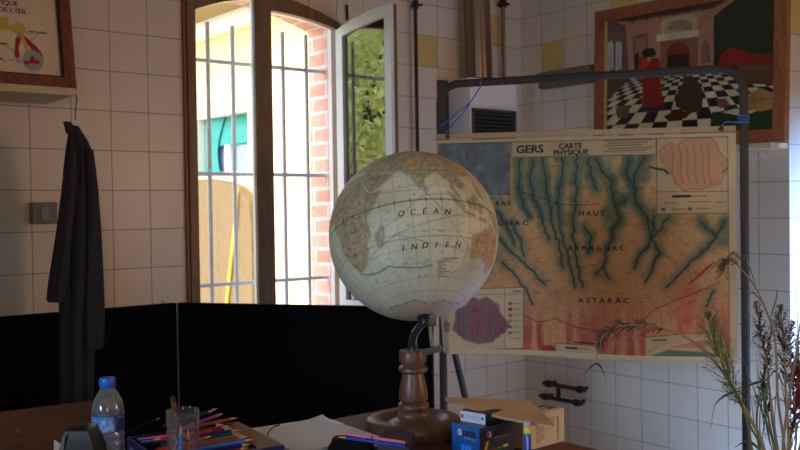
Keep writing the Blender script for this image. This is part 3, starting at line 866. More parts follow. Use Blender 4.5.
# two dark metal bars low on the right wall
tb = thing('towel_rail', 'pair of dark metal bars fixed low on the right wall under the map', 'rail', at_X(562, 404, -.05))
for (a, c_) in (((543.5, 381.5), (585, 392)), ((540, 395), (582, 404.5))):
    A, B = at_X(*a, -.055), at_X(*c_, -.055); z = (A.z + B.z) / 2
    b = MB(); b.tube([(-.055, A.y, z), (-.055, B.y, z)], .0108); part('bar', b, M_darkpipe, tb)
    for q in (.12, .88):
        b = MB(); y = A.y + (B.y - A.y) * q; b.tube([(0, y, z), (-.055, y, z)], .01); b.tube([(-.055, y - .012, z), (-.055, y + .012, z)], .018)
        part('mount', b, M_iron_b, tb)
A = at_X(561, 393, -.03)
b = MB(); b.box((-.05, A.y, A.z), (.012, .018, .075)); part('link', b, M_iron_b, tb)

# ---------------------------------------------------------------- painting on its ledge
LX = -.13
lr = at_X(790, 140.5, LX)
lg = thing('picture_ledge', 'narrow wooden ledge on the right wall under the framed painting', 'shelf', (LX / 2, lr.y + .55, lr.z))
b = MB(); b.box((LX / 2, (lr.y - .55), lr.z), (-LX, .0, .0)) if False else None
yl0 = at_X(592, 150, LX).y
b = MB(); b.box((LX / 2, (Y_J + .005 + yl0) / 2, lr.z - .012), (-LX, yl0 - Y_J - .005, .022), bev=.003); part('board', b, M_pale, lg)
for q in (.1, .9):
    b = MB(); y = Y_J + .005 + (yl0 - Y_J) * q; b.prism([(0, y, lr.z - .024), (-.03, y, lr.z - .024), (0, y, lr.z - .06)], (0, .018, 0))
    part('bracket', b, M_pale, lg)
pl_, prr = at_X(592.5, 14, -.075), at_X(784, 138, -.09)
PW = math.hypot(pl_.y - prr.y, .02) + .006; PH = .655
t_ = math.radians(1.4)
ey_ = Vector((-.02, -(pl_.y - prr.y), 0)).normalized()          # reading direction, towards the camera
eh = Z.copy(); exq = ey_ * math.cos(t_) - eh * math.sin(t_); ehq = eh * math.cos(t_) + ey_ * math.sin(t_)
nP = exq.cross(ehq).normalized()
if nP.x > 0: nP = -nP
zb0 = lr.z + .001
PB = Vector((-.055, pl_.y, zb0 + PW * math.sin(t_)))
def PP(s, h, n=0): return PB + exq * s + ehq * h + nP * n
pa = thing('framed_painting', 'framed painting of a red-robed figure in a chequered hall, on the right wall', 'painting', (-.05, (pl_.y + prr.y) / 2, zb0))
FB = .052
for pts in ([(0, 0), (PW, 0), (PW - FB, FB), (FB, FB)], [(PW, 0), (PW, PH), (PW - FB, PH - FB), (PW - FB, FB)],
            [(PW, PH), (0, PH), (FB, PH - FB), (PW - FB, PH - FB)], [(0, PH), (0, 0), (FB, FB), (FB, PH - FB)]):
    b = MB(); b.prism([PP(s, h, -.012) for s, h in pts], nP * .034); part('frame_rail', b, M_orangew, pa)
M_gilt = plain('gilt_slip', c8(196, 166, 110), .5)
for q in ([(FB - .002, FB), (FB + .011, FB), (FB + .011, PH - FB), (FB - .002, PH - FB)], [(PW - FB - .006, FB), (PW - FB + .001, FB), (PW - FB + .001, PH - FB), (PW - FB - .006, PH - FB)]):
    b = MB(); b.prism([PP(s, h, .0) for s, h in q], nP * .012); part('inner_slip', b, M_gilt, pa, 'pale gilt inner slip')
cw, chh = PW - 2 * FB, PH - 2 * FB
def uv_p(px, py):
    v = ray(px, py); t = (PB - CAM).dot(nP) / v.dot(nP); p = CAM + v * t - PB
    return p.dot(exq), p.dot(ehq)
cv = Canvas(cw * 1000, chh * 1000, .42, (.62, .45, .36))
def Q(px, py): s, h = uv_p(px, py); return ((s - FB) * 1000, (chh - (h - FB)) * 1000)
def Qs(l): return [Q(*p) for p in l]
nzp = vnoise(cv.H, cv.W, 40, 11)
# ceiling beams, walls
cv.poly(Qs([(600, -30), (790, -40), (790, 0), (716, 8), (630, 22), (600, 20)]), (.30, .19, .13))
cv.poly(Qs([(600, 18), (626, 26), (630, 78), (600, 105)]), (.42, .30, .24))
cv.poly(Qs([(626, 26), (716, 10), (716, 70), (630, 78)]), (.66, .47, .37))
for i in range(7): cv.line(Qs([(612 + i * 15, 18 - i * 2.6), (620 + i * 14, 26 - i * 2.4)]), (.2, .12, .08), 5)
for x in (608, 616): cv.poly(Qs([(x, 44), (x + 3, 40), (x + 6, 44), (x + 6, 68), (x, 72)]), (.70, .72, .70)); cv.line(Qs([(x + 3, 40), (x + 3, 71)]), (.3, .24, .2), 3)
cv.poly(Qs([(633, 36), (648, 33), (649, 62), (634, 66)]), (.50, .34, .27)); cv.poly(Qs([(636, 39), (646, 37), (646, 60), (636, 62)]), (.60, .42, .34))
cv.poly(Qs([(661, 40), (661, 22), (668, 18), (692, 14), (697, 17), (698, 36)]), (.72, .62, .44))
cv.poly(Qs([(666, 30), (672, 22), (684, 19), (692, 24), (693, 30)]), (.56, .46, .36))
for i in range(5): cv.line(Qs([(679, 31), (669 + i * 5.5, 22 + abs(i - 2))]), (.66, .56, .42), 3)
cv.poly(Qs([(657, 35), (699, 30), (699, 36), (657, 42)]), (.82, .74, .56))
cv.poly(Qs([(661, 42), (698, 37), (698, 68), (661, 72)]), (.50, .34, .27))
cv.poly(Qs([(667, 68), (667, 52), (671, 45), (679, 42), (686, 44), (690, 51), (690, 66)]), (.50, .14, .10))
cv.poly(Qs([(668, 68), (668, 56), (689, 53), (689, 66)]), (.16, .11, .10))
cv.poly(Qs([(702, 64), (702, 46), (706, 40), (710, 45), (711, 62)]), (.50, .34, .28))
# floor: chequered, drawn in perspective
cv.poly(Qs([(600, 108), (630, 78), (716, 68), (790, 74), (790, 150), (600, 160)]), (.80, .74, .58))
VPx, hy = Q(690, 45)
by = chh * 1000 + 10; topy = Q(660, 75)[1]
rows = [1 / (1 / (topy - hy) + (1 / (by - hy) - 1 / (topy - hy)) * i / 11) + hy for i in range(12)]
def gxp(i, y): return VPx + (i * 92 - 40) * (y - hy) / (by - hy)
for r in range(11):
    for i in range(-14, 16):
        if (i + r) % 2: continue
        y0, y1 = rows[r], rows[r + 1]
        cv.poly([(gxp(i, y0), y0), (gxp(i + 1, y0), y0), (gxp(i + 1, y1), y1), (gxp(i, y1), y1)], (.10, .10, .12), 1, .6)
cv.poly(Qs([(600, 108), (630, 79), (600, 79)]), (.34, .24, .19))
# bed, curtain, chest
cv.poly(Qs([(714, 10), (740, -20), (790, -30), (790, 70), (714, 70)]), (.11, .17, .11))
for x in (722, 731, 741, 752, 763): cv.line(Qs([(x, -10), (x - 1, 62)]), (.07, .11, .07), 6, .8, 3)
cv.poly(Qs([(700, 18), (724, 2), (740, -10), (738, -2), (720, 12), (702, 26)]), (.60, .44, .32))
cv.poly(Qs([(718, 64), (722, 54), (730, 48), (742, 50), (756, 54), (772, 54), (790, 55), (790, 64), (742, 66)]), (.52, .10, .08))
for x in (728, 738, 750, 764): cv.line(Qs([(x, 52), (x - 3, 63)]), (.34, .05, .05), 4)
cv.poly(Qs([(738, 66), (790, 60), (790, 84), (740, 84)]), (.36, .24, .16)); cv.line(Qs([(738, 70), (790, 66)]), (.46, .32, .22), 4)
cv.poly(Qs([(712, 112), (740, 108), (790, 106), (790, 150), (708, 150)]), (.10, .20, .11))
cv.poly(Qs([(722, 112), (736, 108), (758, 110), (744, 116)]), (.70, .66, .52))
cv.poly(Qs([(744, 106), (750, 92), (762, 88), (775, 94), (776, 108), (760, 111)]), (.66, .48, .24))
for l in ([(746, 100), (774, 98)], [(752, 93), (756, 108)]): cv.line(Qs(l), (.46, .31, .14), 4)
# figures, stool
cv.poly(Qs([(646, 54), (652, 58), (659, 58), (662, 66), (661, 80), (664, 106), (642, 107), (643, 84), (639, 70), (640, 58)]), (.56, .10, .08))
for x in (647, 652, 657): cv.line(Qs([(x, 66), (x - 1, 104)]), (.38, .05, .05), 5)
cv.poly(Qs([(644, 58), (650, 62), (644, 72), (640, 68)]), (.70, .18, .12))
cv.ell(*Q(650, 57), 16, 22, (.64, .46, .36))
cv.poly(Qs([(641, 54), (645, 49), (654, 48), (657, 54), (653, 57), (645, 57)]), (.12, .09, .08))
cv.poly(Qs([(635, 56), (639, 51), (640, 60), (638, 72), (635, 70)]), (.12, .14, .22))
cv.poly(Qs([(642, 107), (662, 106), (666, 110), (640, 112)]), (.14, .16, .26))
cv.poly(Qs([(676, 96), (682, 84), (690, 76), (698, 80), (704, 92), (702, 110), (690, 113), (676, 106)]), (.26, .17, .13))
cv.ell(*Q(686, 80), 16, 20, (.36, .22, .16))
cv.poly(Qs([(664, 116), (676, 110), (692, 112), (686, 118), (668, 120)]), (.30, .08, .07))
cv.poly(Qs([(616, 108), (624, 104), (630, 107), (629, 117), (618, 118)]), (.38, .27, .20)); cv.line(Qs([(616, 108), (630, 108)]), (.5, .36, .26), 4)
cv.poly(Qs([(716, 99), (726, 98), (731, 106), (720, 108)]), (.46, .26, .19))
cv.a *= (.86 + .28 * nzp)[..., None]
grid_mesh('canvas', cv, flat(PP(FB, PH - FB, .002), exq * cw, ehq * -chh), M_printg, pa)
b = MB(); b.prism([PP(s, h, -.012) for s, h in ((FB * .5, FB * .5), (PW - FB * .5, FB * .5), (PW - FB * .5, PH - FB * .5), (FB * .5, PH - FB * .5))], nP * .006)
part('backing', b, M_greyw, pa)

# ---------------------------------------------------------------- tubular rack with the wall map
dl, dr_ = 3.30, 3.00
tl, tr = at_d(441, 200, dl), at_d(744.5, 200, dr_)
TL, TR = Vector((tl.x, tl.y, 0)), Vector((tr.x, tr.y, 0))
rd = (TR - TL).normalized(); rn = Vector((-rd.y, rd.x, 0))      # rn points away from the camera
RZ = at_d(600, 76, 3.14).z
rk = thing('tubular_stand', 'grey-green tubular metal stand carrying the wall map', 'stand', TL)
rad = .045 * 1.6; pts = [TL + Z * .03]
def corner(c, a, b_, n=7): return [c + a * math.cos(i * PI / 2 / (n - 1)) + b_ * math.sin(i * PI / 2 / (n - 1)) for i in range(n)]
pts += corner(TL + rd * rad + Z * (RZ - rad), -rd * rad, Z * rad) + corner(TR - rd * rad + Z * (RZ - rad), Z * rad, rd * rad) + [TR + Z * .03]
b = MB(); b.tube(pts, .0138, 14); part('hoop', b, M_rack, rk)
for P in (TL, TR):
    b = MB(); b.tube([P - rn * .28 + Z * .016, P + rn * .34 + Z * .016], .0138, 12); part('foot', b, M_rack, rk)
hz = at_d(441, 306, dl).z; q = TL + rn * .78
b = MB(); b.tube([TL + rn * .012 + Z * hz, q + Z * .012], .0125, 12); part('rear_leg', b, M_rack, rk)

MT0, MB0 = RZ - .205, .793
m0, m1 = at_d(438.5, 240, dl - .02), at_d(736.5, 240, dr_ - .015)
MP = Vector((m0.x, m0.y, 0)); md = Vector((m1.x - m0.x, m1.y - m0.y, 0)); MW = md.length; md.normalize(); mn = Vector((md.y, -md.x, 0))   # towards the camera
if mn.dot(CAM - MP) < 0: mn = -mn
MP = MP + mn * .012
HM = MT0 - MB0
ztl, ztr = at_d(441, 141, dl).z, at_d(735, 133, dr_).z
zbl, zbr = at_d(437, 350.5, dl).z, at_d(735, 362, dr_).z
def mapfn(u, v, n=0.0):
    """u 0..1 across, v 0..1 down: a hanging cloth sheet whose lower left corner curls away"""
    u, v = np.asarray(u, float), np.asarray(v, float)
    s = u * MW
    sag = .012 * np.sin(u * PI * 3 + v * 2) * v + .010 * v * v * np.cos(u * 9)
    curl = -.10 * np.clip(1 - u / .05, 0, 1) ** 2 * np.clip((v - .55) / .45, 0, 1) ** 1.2
    bow = .02 * np.clip(v, 0, 1) ** 2
    off = n + .004 + sag + curl + bow
    zt = ztl + (ztr - ztl) * u; zb_ = zbl + (zbr - zbl) * u
    z = zt + (zb_ - zt) * v
    x = MP.x + md.x * s + mn.x * off; y = MP.y + md.y * s + mn.y * off
    return np.stack([x, y, z], -1)
def muv(px, py):
    v = ray(px, py); t = (MP - CAM).dot(mn) / v.dot(mn); p = CAM + v * t
    u = (p - MP).dot(md) / MW; zt = ztl + (ztr - ztl) * u; zb_ = zbl + (zbr - zbl) * u
    return u, (p.z - zt) / (zb_ - zt)
mp = thing('relief_map', 'old printed relief map of a French department hanging on the tubular stand', 'map', MP + md * MW / 2 + Z * min(zbl, zbr))
CW, CH = 1000, 740
cv = Canvas(CW, CH, .56, (.80, .69, .52))
def G(px, py): u, v = muv(px, py); return (u * CW, v * CH)
def Gs(l): return [G(*p) for p in l]
rivers = [[(533, 159), (530, 181), (535.5, 203), (544, 223), (549, 240)], [(544, 159), (545.5, 181), (549.5, 203), (553, 225), (559, 245), (563, 267)],
          [(563, 159), (560.5, 181), (558, 203), (560.5, 231), (566, 250), (575.5, 287)], [(577, 159), (575.5, 203), (573, 231), (575.5, 253), (583, 287)],
          [(596, 159), (602, 170), (610.5, 180), (613, 198), (620, 217), (613, 231), (606.7, 253), (603, 267)], [(603, 266), (596.7, 274)], [(603, 266), (609.5, 278)],
          [(645, 158), (633, 178), (634, 190), (636.7, 203), (648, 220), (649.5, 242), (640, 256), (634.5, 268)], [(655, 216), (652, 239), (659, 253), (652, 267), (645.5, 281)],
          [(724, 222), (710.5, 245), (691, 262), (674.5, 278), (666, 287)], [(700, 222), (712, 232), (716, 238)], [(714, 290), (706, 306)], [(520, 160), (519, 182), (522, 200), (530, 216)], [(588, 159), (591, 176), (597, 190)],
          [(629, 158), (627, 172), (631, 184)], [(500, 238), (512, 252), (528, 266), (545, 284)], [(503, 262), (514, 272), (526, 288), (533, 304)], [(512, 222), (520, 238), (524, 256)], [(498, 212), (508, 228), (514, 244)],
          [(668, 218), (661, 228), (652, 238)], [(648, 218), (655, 228)], [(616, 205), (625, 200)], [(585, 226), (592, 238), (588, 252)]]
_rj = random.Random(17)
def wiggle(r, amp=1.5):
    out = []
    for (x0, y0), (x1, y1) in zip(r[:-1], r[1:]):
        k = max(1, int(math.hypot(x1 - x0, y1 - y0) / 4))
        for i in range(k): out.append((x0 + (x1 - x0) * i / k + _rj.uniform(-amp, amp), y0 + (y1 - y0) * i / k + _rj.uniform(-.6, .6)))
    return out + [r[-1]]
rivers = [wiggle(r) for r in rivers]
D = np.full(cv.xx.shape, 1e9)
for r in rivers: D = np.minimum(D, cv.dist(Gs(r)))
n1, n2, n3 = vnoise(cv.H, cv.W, 60, 1, 5), vnoise(cv.H, cv.W, 18, 2, 4), vnoise(cv.H, cv.W, 6, 41, 2)
stv = vnoise(cv.H, cv.W * 8, 90, 5, 4)[:, ::8]                     # streaks running down the sheet
V, U = cv.yy / CH, cv.xx / CW
sst = lambda x: (lambda c: c * c * (3 - 2 * c))(np.clip(x, 0, 1))
col = lambda *c: np.array(c)
mixa = lambda a, b, k: a * (1 - k[..., None]) + b * k[..., None]
base = mixa(col(.87, .72, .50), col(.80, .60, .41), np.clip((n1 - .3) * 2.2, 0, 1))
base = mixa(base, col(.80, .56, .40), sst((V - .35) * 2) * .7)
base = mixa(base, col(.60, .42, .30), np.clip((n3 - .55) * 4, 0, 1) * .35)
fan = .5 + .5 * np.sin((U - .5) * (150 - 50 * V) + 10 * (n1 - .5) + 5 * (n2 - .5))
topf = sst(1.35 - V * 1.7)
gm = np.exp(-(D * (.5 + n2) / (25 - 13 * V)) ** 2) * np.clip(topf + .30, 0, 1) * 1.15 + .40 * fan * sst(1.0 - V * 2.2) * np.clip((n2 - .34) * 5, 0, 1)
gm = np.maximum(gm, sst(1.25 - U * 3.1) * sst(3.4 - V * 4.4) * np.clip((n2 - .32) * 4, 0, 1) * .85)
for ex_, ey__, rx_, ry_ in ((611, 213, 13, 18), (722, 236, 15, 13), (541, 180, 12, 24), (640, 172, 14, 14)):
    c_ = G(ex_, ey__); gm = np.maximum(gm, .8 * sst(1.5 - np.hypot((cv.xx - c_[0]) / (rx_ * 3.4), (cv.yy - c_[1]) / (ry_ * 3.4)) * 1.2 + (n2 - .5)))
gm = np.clip(gm, 0, 1)
green = mixa(col(.30, .40, .34), col(.46, .50, .34), np.clip((n1 - .35) * 3, 0, 1))
base = mixa(base, green, gm * .88)
rm = sst((V - .66) * 3.6) * np.clip((stv - .38) * 4.5, 0, 1) * .85
c_ = G(688, 300); rm = np.maximum(rm, .6 * sst(1.3 - np.hypot((cv.xx - c_[0]) / 48, (cv.yy - c_[1]) / 100) + (n2 - .5)))
base = mixa(base, mixa(col(.74, .38, .29), col(.66, .24, .21), np.clip((n2 - .4) * 3, 0, 1)), rm)
cv.a[...] = base
for r in rivers: cv.line(Gs(r), (.15, .26, .31), 6, .85, 2.2)
rs = random.Random(4)
for r in rivers:                                                  # side streams
    for k in range(4):
        i = rs.randrange(len(r) - 1); q = rs.random(); x = r[i][0] + (r[i + 1][0] - r[i][0]) * q; y = r[i][1] + (r[i + 1][1] - r[i][1]) * q
        s = rs.choice((-1, 1)); l = rs.uniform(5, 12)
        cv.line(Gs([(x, y), (x + s * l * .4, y - l * .3), (x + s * l * .7, y - l * .9)] if k % 2 else [(x, y), (x + s * l * .3, y + l * .5), (x + s * l * .4, y + l)]), (.26, .38, .36), 3, .4, 1.6)
for k in range(120):                                               # small place names and roads as fine dark dashes
    x, y = rs.uniform(500, 725), rs.uniform(165, 335); cv.line(Gs([(x, y), (x + rs.uniform(4, 9), y + rs.uniform(-.4, .4))]), (.22, .18, .15), 2.0, .45, .7)
for l in ([(500, 305), (515, 312), (540, 322), (556, 318), (575, 326), (600, 330), (640, 322), (655, 308), (675, 300), (720, 282)], [(555, 204), (580, 205), (600, 204)], [(520, 192), (535, 196), (560, 204)]):
    cv.line(Gs(l), (.20, .17, .16), 3, .6, 1)
PAPER = (.78, .68, .52)
def inset(l, col=PAPER, edge=True):
    cv.poly(Gs(l), col, 1, .6)
    if edge: cv.line(Gs(l + [l[0]]), (.30, .24, .18), 2.2, .8, .8)
# top left inset: grey relief
il = [(441, 143), (510.5, 141), (510.5, 195), (441, 197)]
cv.poly(Gs(il), (.44, .47, .48), 1, .6)
sl_ = cv.sl(Gs(il), 0); cv.a[sl_] *= (.70 + .6 * n2[sl_])[..., None]
for k in range(14):
    x, y = rs.uniform(448, 505), rs.uniform(148, 190); cv.line(Gs([(x, y), (x + rs.uniform(-6, 6), y + 5), (x + rs.uniform(-10, 10), y + 12)]), (.24, .27, .30), 3, .5, 1.5)
inset([(512, 141), (656, 136.5), (656, 155), (512, 157.5)])
for k in range(5):
    cv.line(Gs([(604 + (k % 2) * 4, 141.2 + k * 2.6), (652 - (k % 3) * 5, 139.6 + k * 2.6)]), (.3, .24, .2), 3.2, .6, 1)
inset([(656.5, 136.5), (731.5, 134), (732, 213), (656.5, 214)])
dep = [(659, 152), (664, 146), (672, 143), (677, 147), (682, 141), (690, 139), (700, 137.5), (711, 138), (716, 144), (719, 152), (727, 160), (731, 169), (724, 175), (720, 184), (710, 187), (700, 190), (692, 189), (684, 191), (677, 185), (672, 176), (667, 168), (662, 162)]
cv.poly(Gs(dep), (.80, .58, .42), .9, 2); cv.line(Gs(dep + [dep[0]]), (.55, .34, .26), 2.5, .7, 1)
for x in (671, 679, 686, 693, 701, 707): cv.line(Gs([(x, 146), (x + 2, 158), (x + 1, 172), (x + 4, 184)]), (.48, .40, .32), 3, .65, 1.2)
cv.line(Gs([(650, 167), (656, 169), (664, 170), (668, 174)]), (.10, .22, .28), 7, .9, 1.5); cv.line(Gs([(722, 173), (730, 165)]), (.15, .3, .36), 4, .8, 1)
cv.line(Gs([(657, 192), (732, 191.5)]), (.3, .24, .18), 2, .8, .8)
cv.line(Gs([(673, 196.5), (690, 196.2)]), (.12, .1, .09), 8, .9, 1); cv.line(Gs([(692, 196.2), (706, 195.8)]), (.3, .25, .2), 3, .7, 1)
for x, y, l in ((665, 203, 12), (688, 202, 22), (716, 202.5, 9), (672, 209.5, 14), (696, 208.8, 14)): cv.line(Gs([(x, y), (x + l, y - .3)]), (.3, .25, .2), 3, .6, 1)
cv.rect(*G(661, 208), *G(665, 211), (.3, .42, .40)); cv.rect(*G(688, 207.5), *G(692, 210.5), (.16, .36, .42))
# lower left inset: geology
inset([(441, 289), (523.5, 287), (523.5, 348), (441, 348.5)], (.80, .73, .60))
geo = [(458, 316), (455, 328), (466, 338), (480, 343), (494, 341), (500, 334), (506, 332), (510, 324), (501, 312), (497, 303), (488, 296), (480, 299), (474, 295), (468, 304), (461, 308)]
cv.poly(Gs(geo), (.50, .40, .42), 1, 3)
for k in range(60):
    x, y = rs.uniform(458, 505), rs.uniform(299, 331)
    cv.line(Gs([(x, y), (x - 1, y + rs.uniform(4, 11))]), rs.choice([(.70, .22, .34), (.74, .34, .42), (.36, .40, .32), (.34, .32, .42), (.62, .28, .36)]), rs.uniform(4, 9), .65, 2.5)
cv.poly(Gs([(444, 325), (447, 318), (453, 322), (452, 330), (446, 331)]), (.60, .42, .38), .7, 3)
cv.line(Gs([(505, 289), (505, 347)]), (.3, .25, .2), 1.6, .7, .8); cv.line(Gs([(442, 294.5), (523, 293.5)]), (.3, .25, .2), 1.6, .6, .8)
for i, c in enumerate([(.70, .24, .26), (.34, .22, .34), (.76, .36, .22), (.80, .48, .34), (.26, .36, .52), (.38, .46, .34), (.78, .68, .44)]):
    y = 303 + i * 5.8; cv.rect(*G(508.5, y - 1.2), *G(512.5, y + 1.4), c); cv.line(Gs([(514, y), (521, y)]), (.3, .25, .22), 2.6, .6, 1)
cv.line(Gs([(514, 291), (521, 290.8)]), (.25, .2, .18), 4, .8, 1)
# lower red belt, small captions, cross-section
cv.ell(*G(549, 349), 26, 16, (.62, .13, .15), .8)
inset([(556, 342.5), (598, 344.2), (598, 356), (556, 354)])
cv.line(Gs([(567, 346.5), (577, 347)]), (.12, .1, .09), 7, .9, 1); cv.line(Gs([(579, 347), (590, 347.5)]), (.4, .33, .26), 3, .6, 1); cv.line(Gs([(575, 341), (596, 342)]), (.14, .1, .09), 5, .8, 1)
inset([(645.5, 335), (722, 331), (730, 360), (645.5, 357.5)], (.78, .66, .48))
cv.poly(Gs([(647, 355), (668, 348), (690, 350), (712, 352), (722, 358), (700, 358)]), (.36, .44, .36), 1, 2)
cv.poly(Gs([(668, 346), (690, 341), (716, 338), (722, 343), (700, 347)]), (.76, .44, .32), .8, 2)
for k in range(4): cv.line(Gs([(648, 352 - k), (668, 342 - k * 2.5), (700, 336 - k * 1.5)]), (.6, .48, .34), 2, .6, 1)
cv.line(Gs([(653, 338.5), (666, 338)]), (.15, .12, .1), 4, .8, 1)
for k in range(7): x, y = 688 + k * 3.4, 284 - k * 3 ; cv.line(Gs([(x, y), (x + 5, y - 3.5)]), (.64, .16, .14), 6, .7, 2)
# sheet margin and neat line
bw = 7
for x0, y0, x1, y1 in ((0, 0, CW, 12), (0, CH - 16, CW, CH), (0, 0, 8, CH), (CW - 24, 0, CW, CH)): cv.rect(x0, y0, x1, y1, (.80, .71, .56), 1, .5)
cv.line([(10, 14), (CW - 26, 14), (CW - 26, CH - 18), (10, CH - 18), (10, 14)], (.28, .22, .18), 2.2, .8, .8)
cv.a *= (.90 + .2 * n1)[..., None]; cv.a *= .96
grid_mesh('sheet', cv, mapfn, M_print, mp)
# lettering on the sheet
b = MB()
def mapwrite(body, px0, px1, py0, py1, size, bold):
    b = MB()
    vs, fs = text_polys(body, 1.0); w = max(v.x for v in vs)
    u0, v0 = muv(px0, py0); u1, v1 = muv(px1, py1); k = (u1 - u0) * MW / w; Hm = ztl - zbl
    k_y = size
    for ox, oy, nn_ in ((0, 0, .0012), (bold, 0, .00125), (-bold, 0, .0013), (0, bold, .00135)):
        P = []
        for v in vs:
            q = v.x / w; u = u0 + (u1 - u0) * q + ox / MW; vv = v0 + (v1 - v0) * q - (v.y * k_y + oy) / Hm
            P.append(mapfn(u, vv, nn_))
        b.add([Vector(p) for p in P], fs)
    part('lettering', b, M_ink, mp)
mapwrite('GERS', 516.5, 543.5, 153.6, 152.6, .0375, .0016)
mapwrite('CARTE', 559, 582, 149.0, 148.2, .026, .0011)
mapwrite('PHYSIQUE', 553.5, 588.5, 155.6, 154.6, .026, .0011)
for body, x0, x1, y, sz in (('B A S', 496, 511, 206, .0235), ('A R M A G N A C', 468, 528, 225.5, .0235), ('H A U T', 579, 605, 216, .0235), ('A R M A G N A C', 568, 625, 250.5, .0235), ('A S T A R A C', 578.5, 629.5, 302.5, .0235)):
    mapwrite(body, x0, x1, y, y - .3, sz, .0008)
b = MB(); a_ = mapfn(0., 0., 0); c_ = mapfn(1., 0., 0)
a_, c_ = Vector(a_), Vector(c_); b.prism([a_ + Z * .003 - mn * .009, c_ + Z * .003 - mn * .009, c_ + Z * .003 + mn * .006, a_ + Z * .003 + mn * .006], Z * .018)
part('top_batten', b, wood('batten_wood', c8(168, 136, 96), c8(190, 158, 116), .6), mp, 'thin wooden batten')
a_, c_ = Vector(mapfn(.0, .985, 0)), Vector(mapfn(1., .985, 0)); b = MB(); rings = []
for i in range(41):
    p = Vector(mapfn(i / 40, .988, 0)); rings.append([p + Z * .010 - mn * .003, p - Z * .004 - mn * .003, p - Z * .004 + mn * .004, p + Z * .010 + mn * .004])
b.loft(rings); part('bottom_hem', b, plain('cream_hem', c8(206, 186, 150), .7), mp, 'cream folded hem')
for u in (.045, .955):
    p = Vector(mapfn(u, 0., .0)) + Z * .012; b = MB(); b.tube([p + mn * .004, p + mn * .014], .008); part('hanging_eye', b, M_iron_b, mp)
# blue strings tying the map to the stand
def string(pts, label):
    b = MB(); b.tube(pts, .0022, 6); o = part('string', b, M_string)
    tag(o, label, 'string', 'blue strings tying the map to the stand')
    return b
kn = Vector(mapfn(.0, 0., .016)) + Z * .006
ring = lambda P, r, z: [P + Vector((rd.x * math.cos(a) * r - rn.x * math.sin(a) * r, rd.y * math.cos(a) * r - rn.y * math.sin(a) * r, z + .0012 * i)) for i, a in enumerate([k * PI / 4 for k in range(25)])]
string(ring(TL, .0165, kn.z - .01) + [kn + rd * .02], 'blue string knotted round the left post at the map corner')
bt_ = lambda px: TL + rd * ((at_d(px, 80, 3.25) - TL).dot(rd)) + Z * (RZ - .0165)
string([bt_(481) + Z * .033 , bt_(481) - rn * .016 + Z * .014, bt_(481) - rn * .014, at_d(470, 103, 3.26), at_d(462, 114, 3.27), Vector(mapfn(.035, .0, .010)) + Z * .022], 'blue string from the top bar down to the left map eyelet')
string([at_d(470, 103, 3.262), at_d(458, 112, 3.272), at_d(448, 121, 3.282), TL - rn * .0155 + Z * at_d(441, 127, 3.3).z], 'short blue string slanting to the left post')
kr = Vector(mapfn(.955, 0., .016)) + Z * .02
string([kr, kr + Z * .012 + rd * .012] + ring(TR, .0165, kr.z + .012), 'blue string knotted round the right post above the map')
# ================================================================== THE TABLE AND WHAT STANDS ON IT
TZ = .765
e1_, e2_ = at_z(350, 415.5, TZ), at_z(572, 443, TZ)
tyb, txr = e1_.y, e2_.x                     # rear edge runs along X, right edge along Y
TX0, TY0 = txr - 1.9, tyb - .95
tbl = thing('work_table', 'brown wooden work table carrying the globe and the pencils', 'table', ((TX0 + txr) / 2, (TY0 + tyb) / 2, 0))
b = MB(); b.box(((TX0 + txr) / 2, (TY0 + tyb) / 2, TZ - .016), (txr - TX0, tyb - TY0, .032), bev=.004); part('table_top', b, M_table, tbl)
b = MB()
for dy in (tyb - .06, TY0 + .06): b.box(((TX0 + txr) / 2, dy, TZ - .08), (txr - TX0 - .14, .022, .09))
for dx in (txr - .06, TX0 + .06): b.box((dx, (TY0 + tyb) / 2, TZ - .08), (.022, tyb - TY0 - .14, .09))
part('apron', b, M_table, tbl)
for x in (TX0 + .06, txr - .06):
    for y in (TY0 + .06, tyb - .06):
        b = MB(); b.box((x, y, (TZ - .032) / 2), (.055, .055, TZ - .032), bev=.004); part('leg', b, M_table, tbl)

# ---------------------------------------------------------------- globe
GD = 2.20
gc = at_d(413.5, 236.0, GD); GR = .2003
gl = thing('terrestrial_globe', 'large old terrestrial globe on a turned wooden base, showing the Indian Ocean', 'globe', LD((411.5 - 400) / FPX * GD, GD, TZ))
bc = at_d(413.4, 400, GD); bc = Vector((bc.x, bc.y, 0))
zy = lambda y: at_d(412, y, GD).z
pxm = GD / FPX
b = MB()
rb = 49.0 * pxm * .985
b.lathe([(rb - .006, TZ), (rb, TZ + .006), (rb + .001, TZ + .026), (rb - .002, TZ + .036), (rb - .009, TZ + .0405), (rb - .03, TZ + .0415), (rb - .036, TZ + .0395), (rb - .045, TZ + .031), (rb - .058, TZ + .030),
         (rb - .064, TZ + .034), (15.5 * pxm + .002, TZ + .040), (.02, TZ + .040)], bc, 72)
part('base_disc', b, M_globew, gl)
pr_ = [(15.6, 419), (16.2, 416), (16.2, 412.5), (15.0, 411), (14.4, 410), (15.6, 408.5), (15.6, 404.5), (14.6, 402.8), (12.0, 401.6), (12.2, 400.6), (14.4, 399), (14.6, 396), (13.8, 388), (12.4, 381), (11.0, 375), (10.6, 372.8), (12.5, 372),
       (14.4, 370.6), (14.6, 368.2), (13.6, 366.2), (11.4, 365.2), (10.8, 364), (11.2, 363), (13.4, 362.2), (13.6, 361), (13.6, 351.5), (12.9, 350.2), (2, 350)]
b = MB(); b.lathe([(r * pxm, zy(y)) for r, y in pr_], bc, 56); part('pillar', b, M_globew, gl)
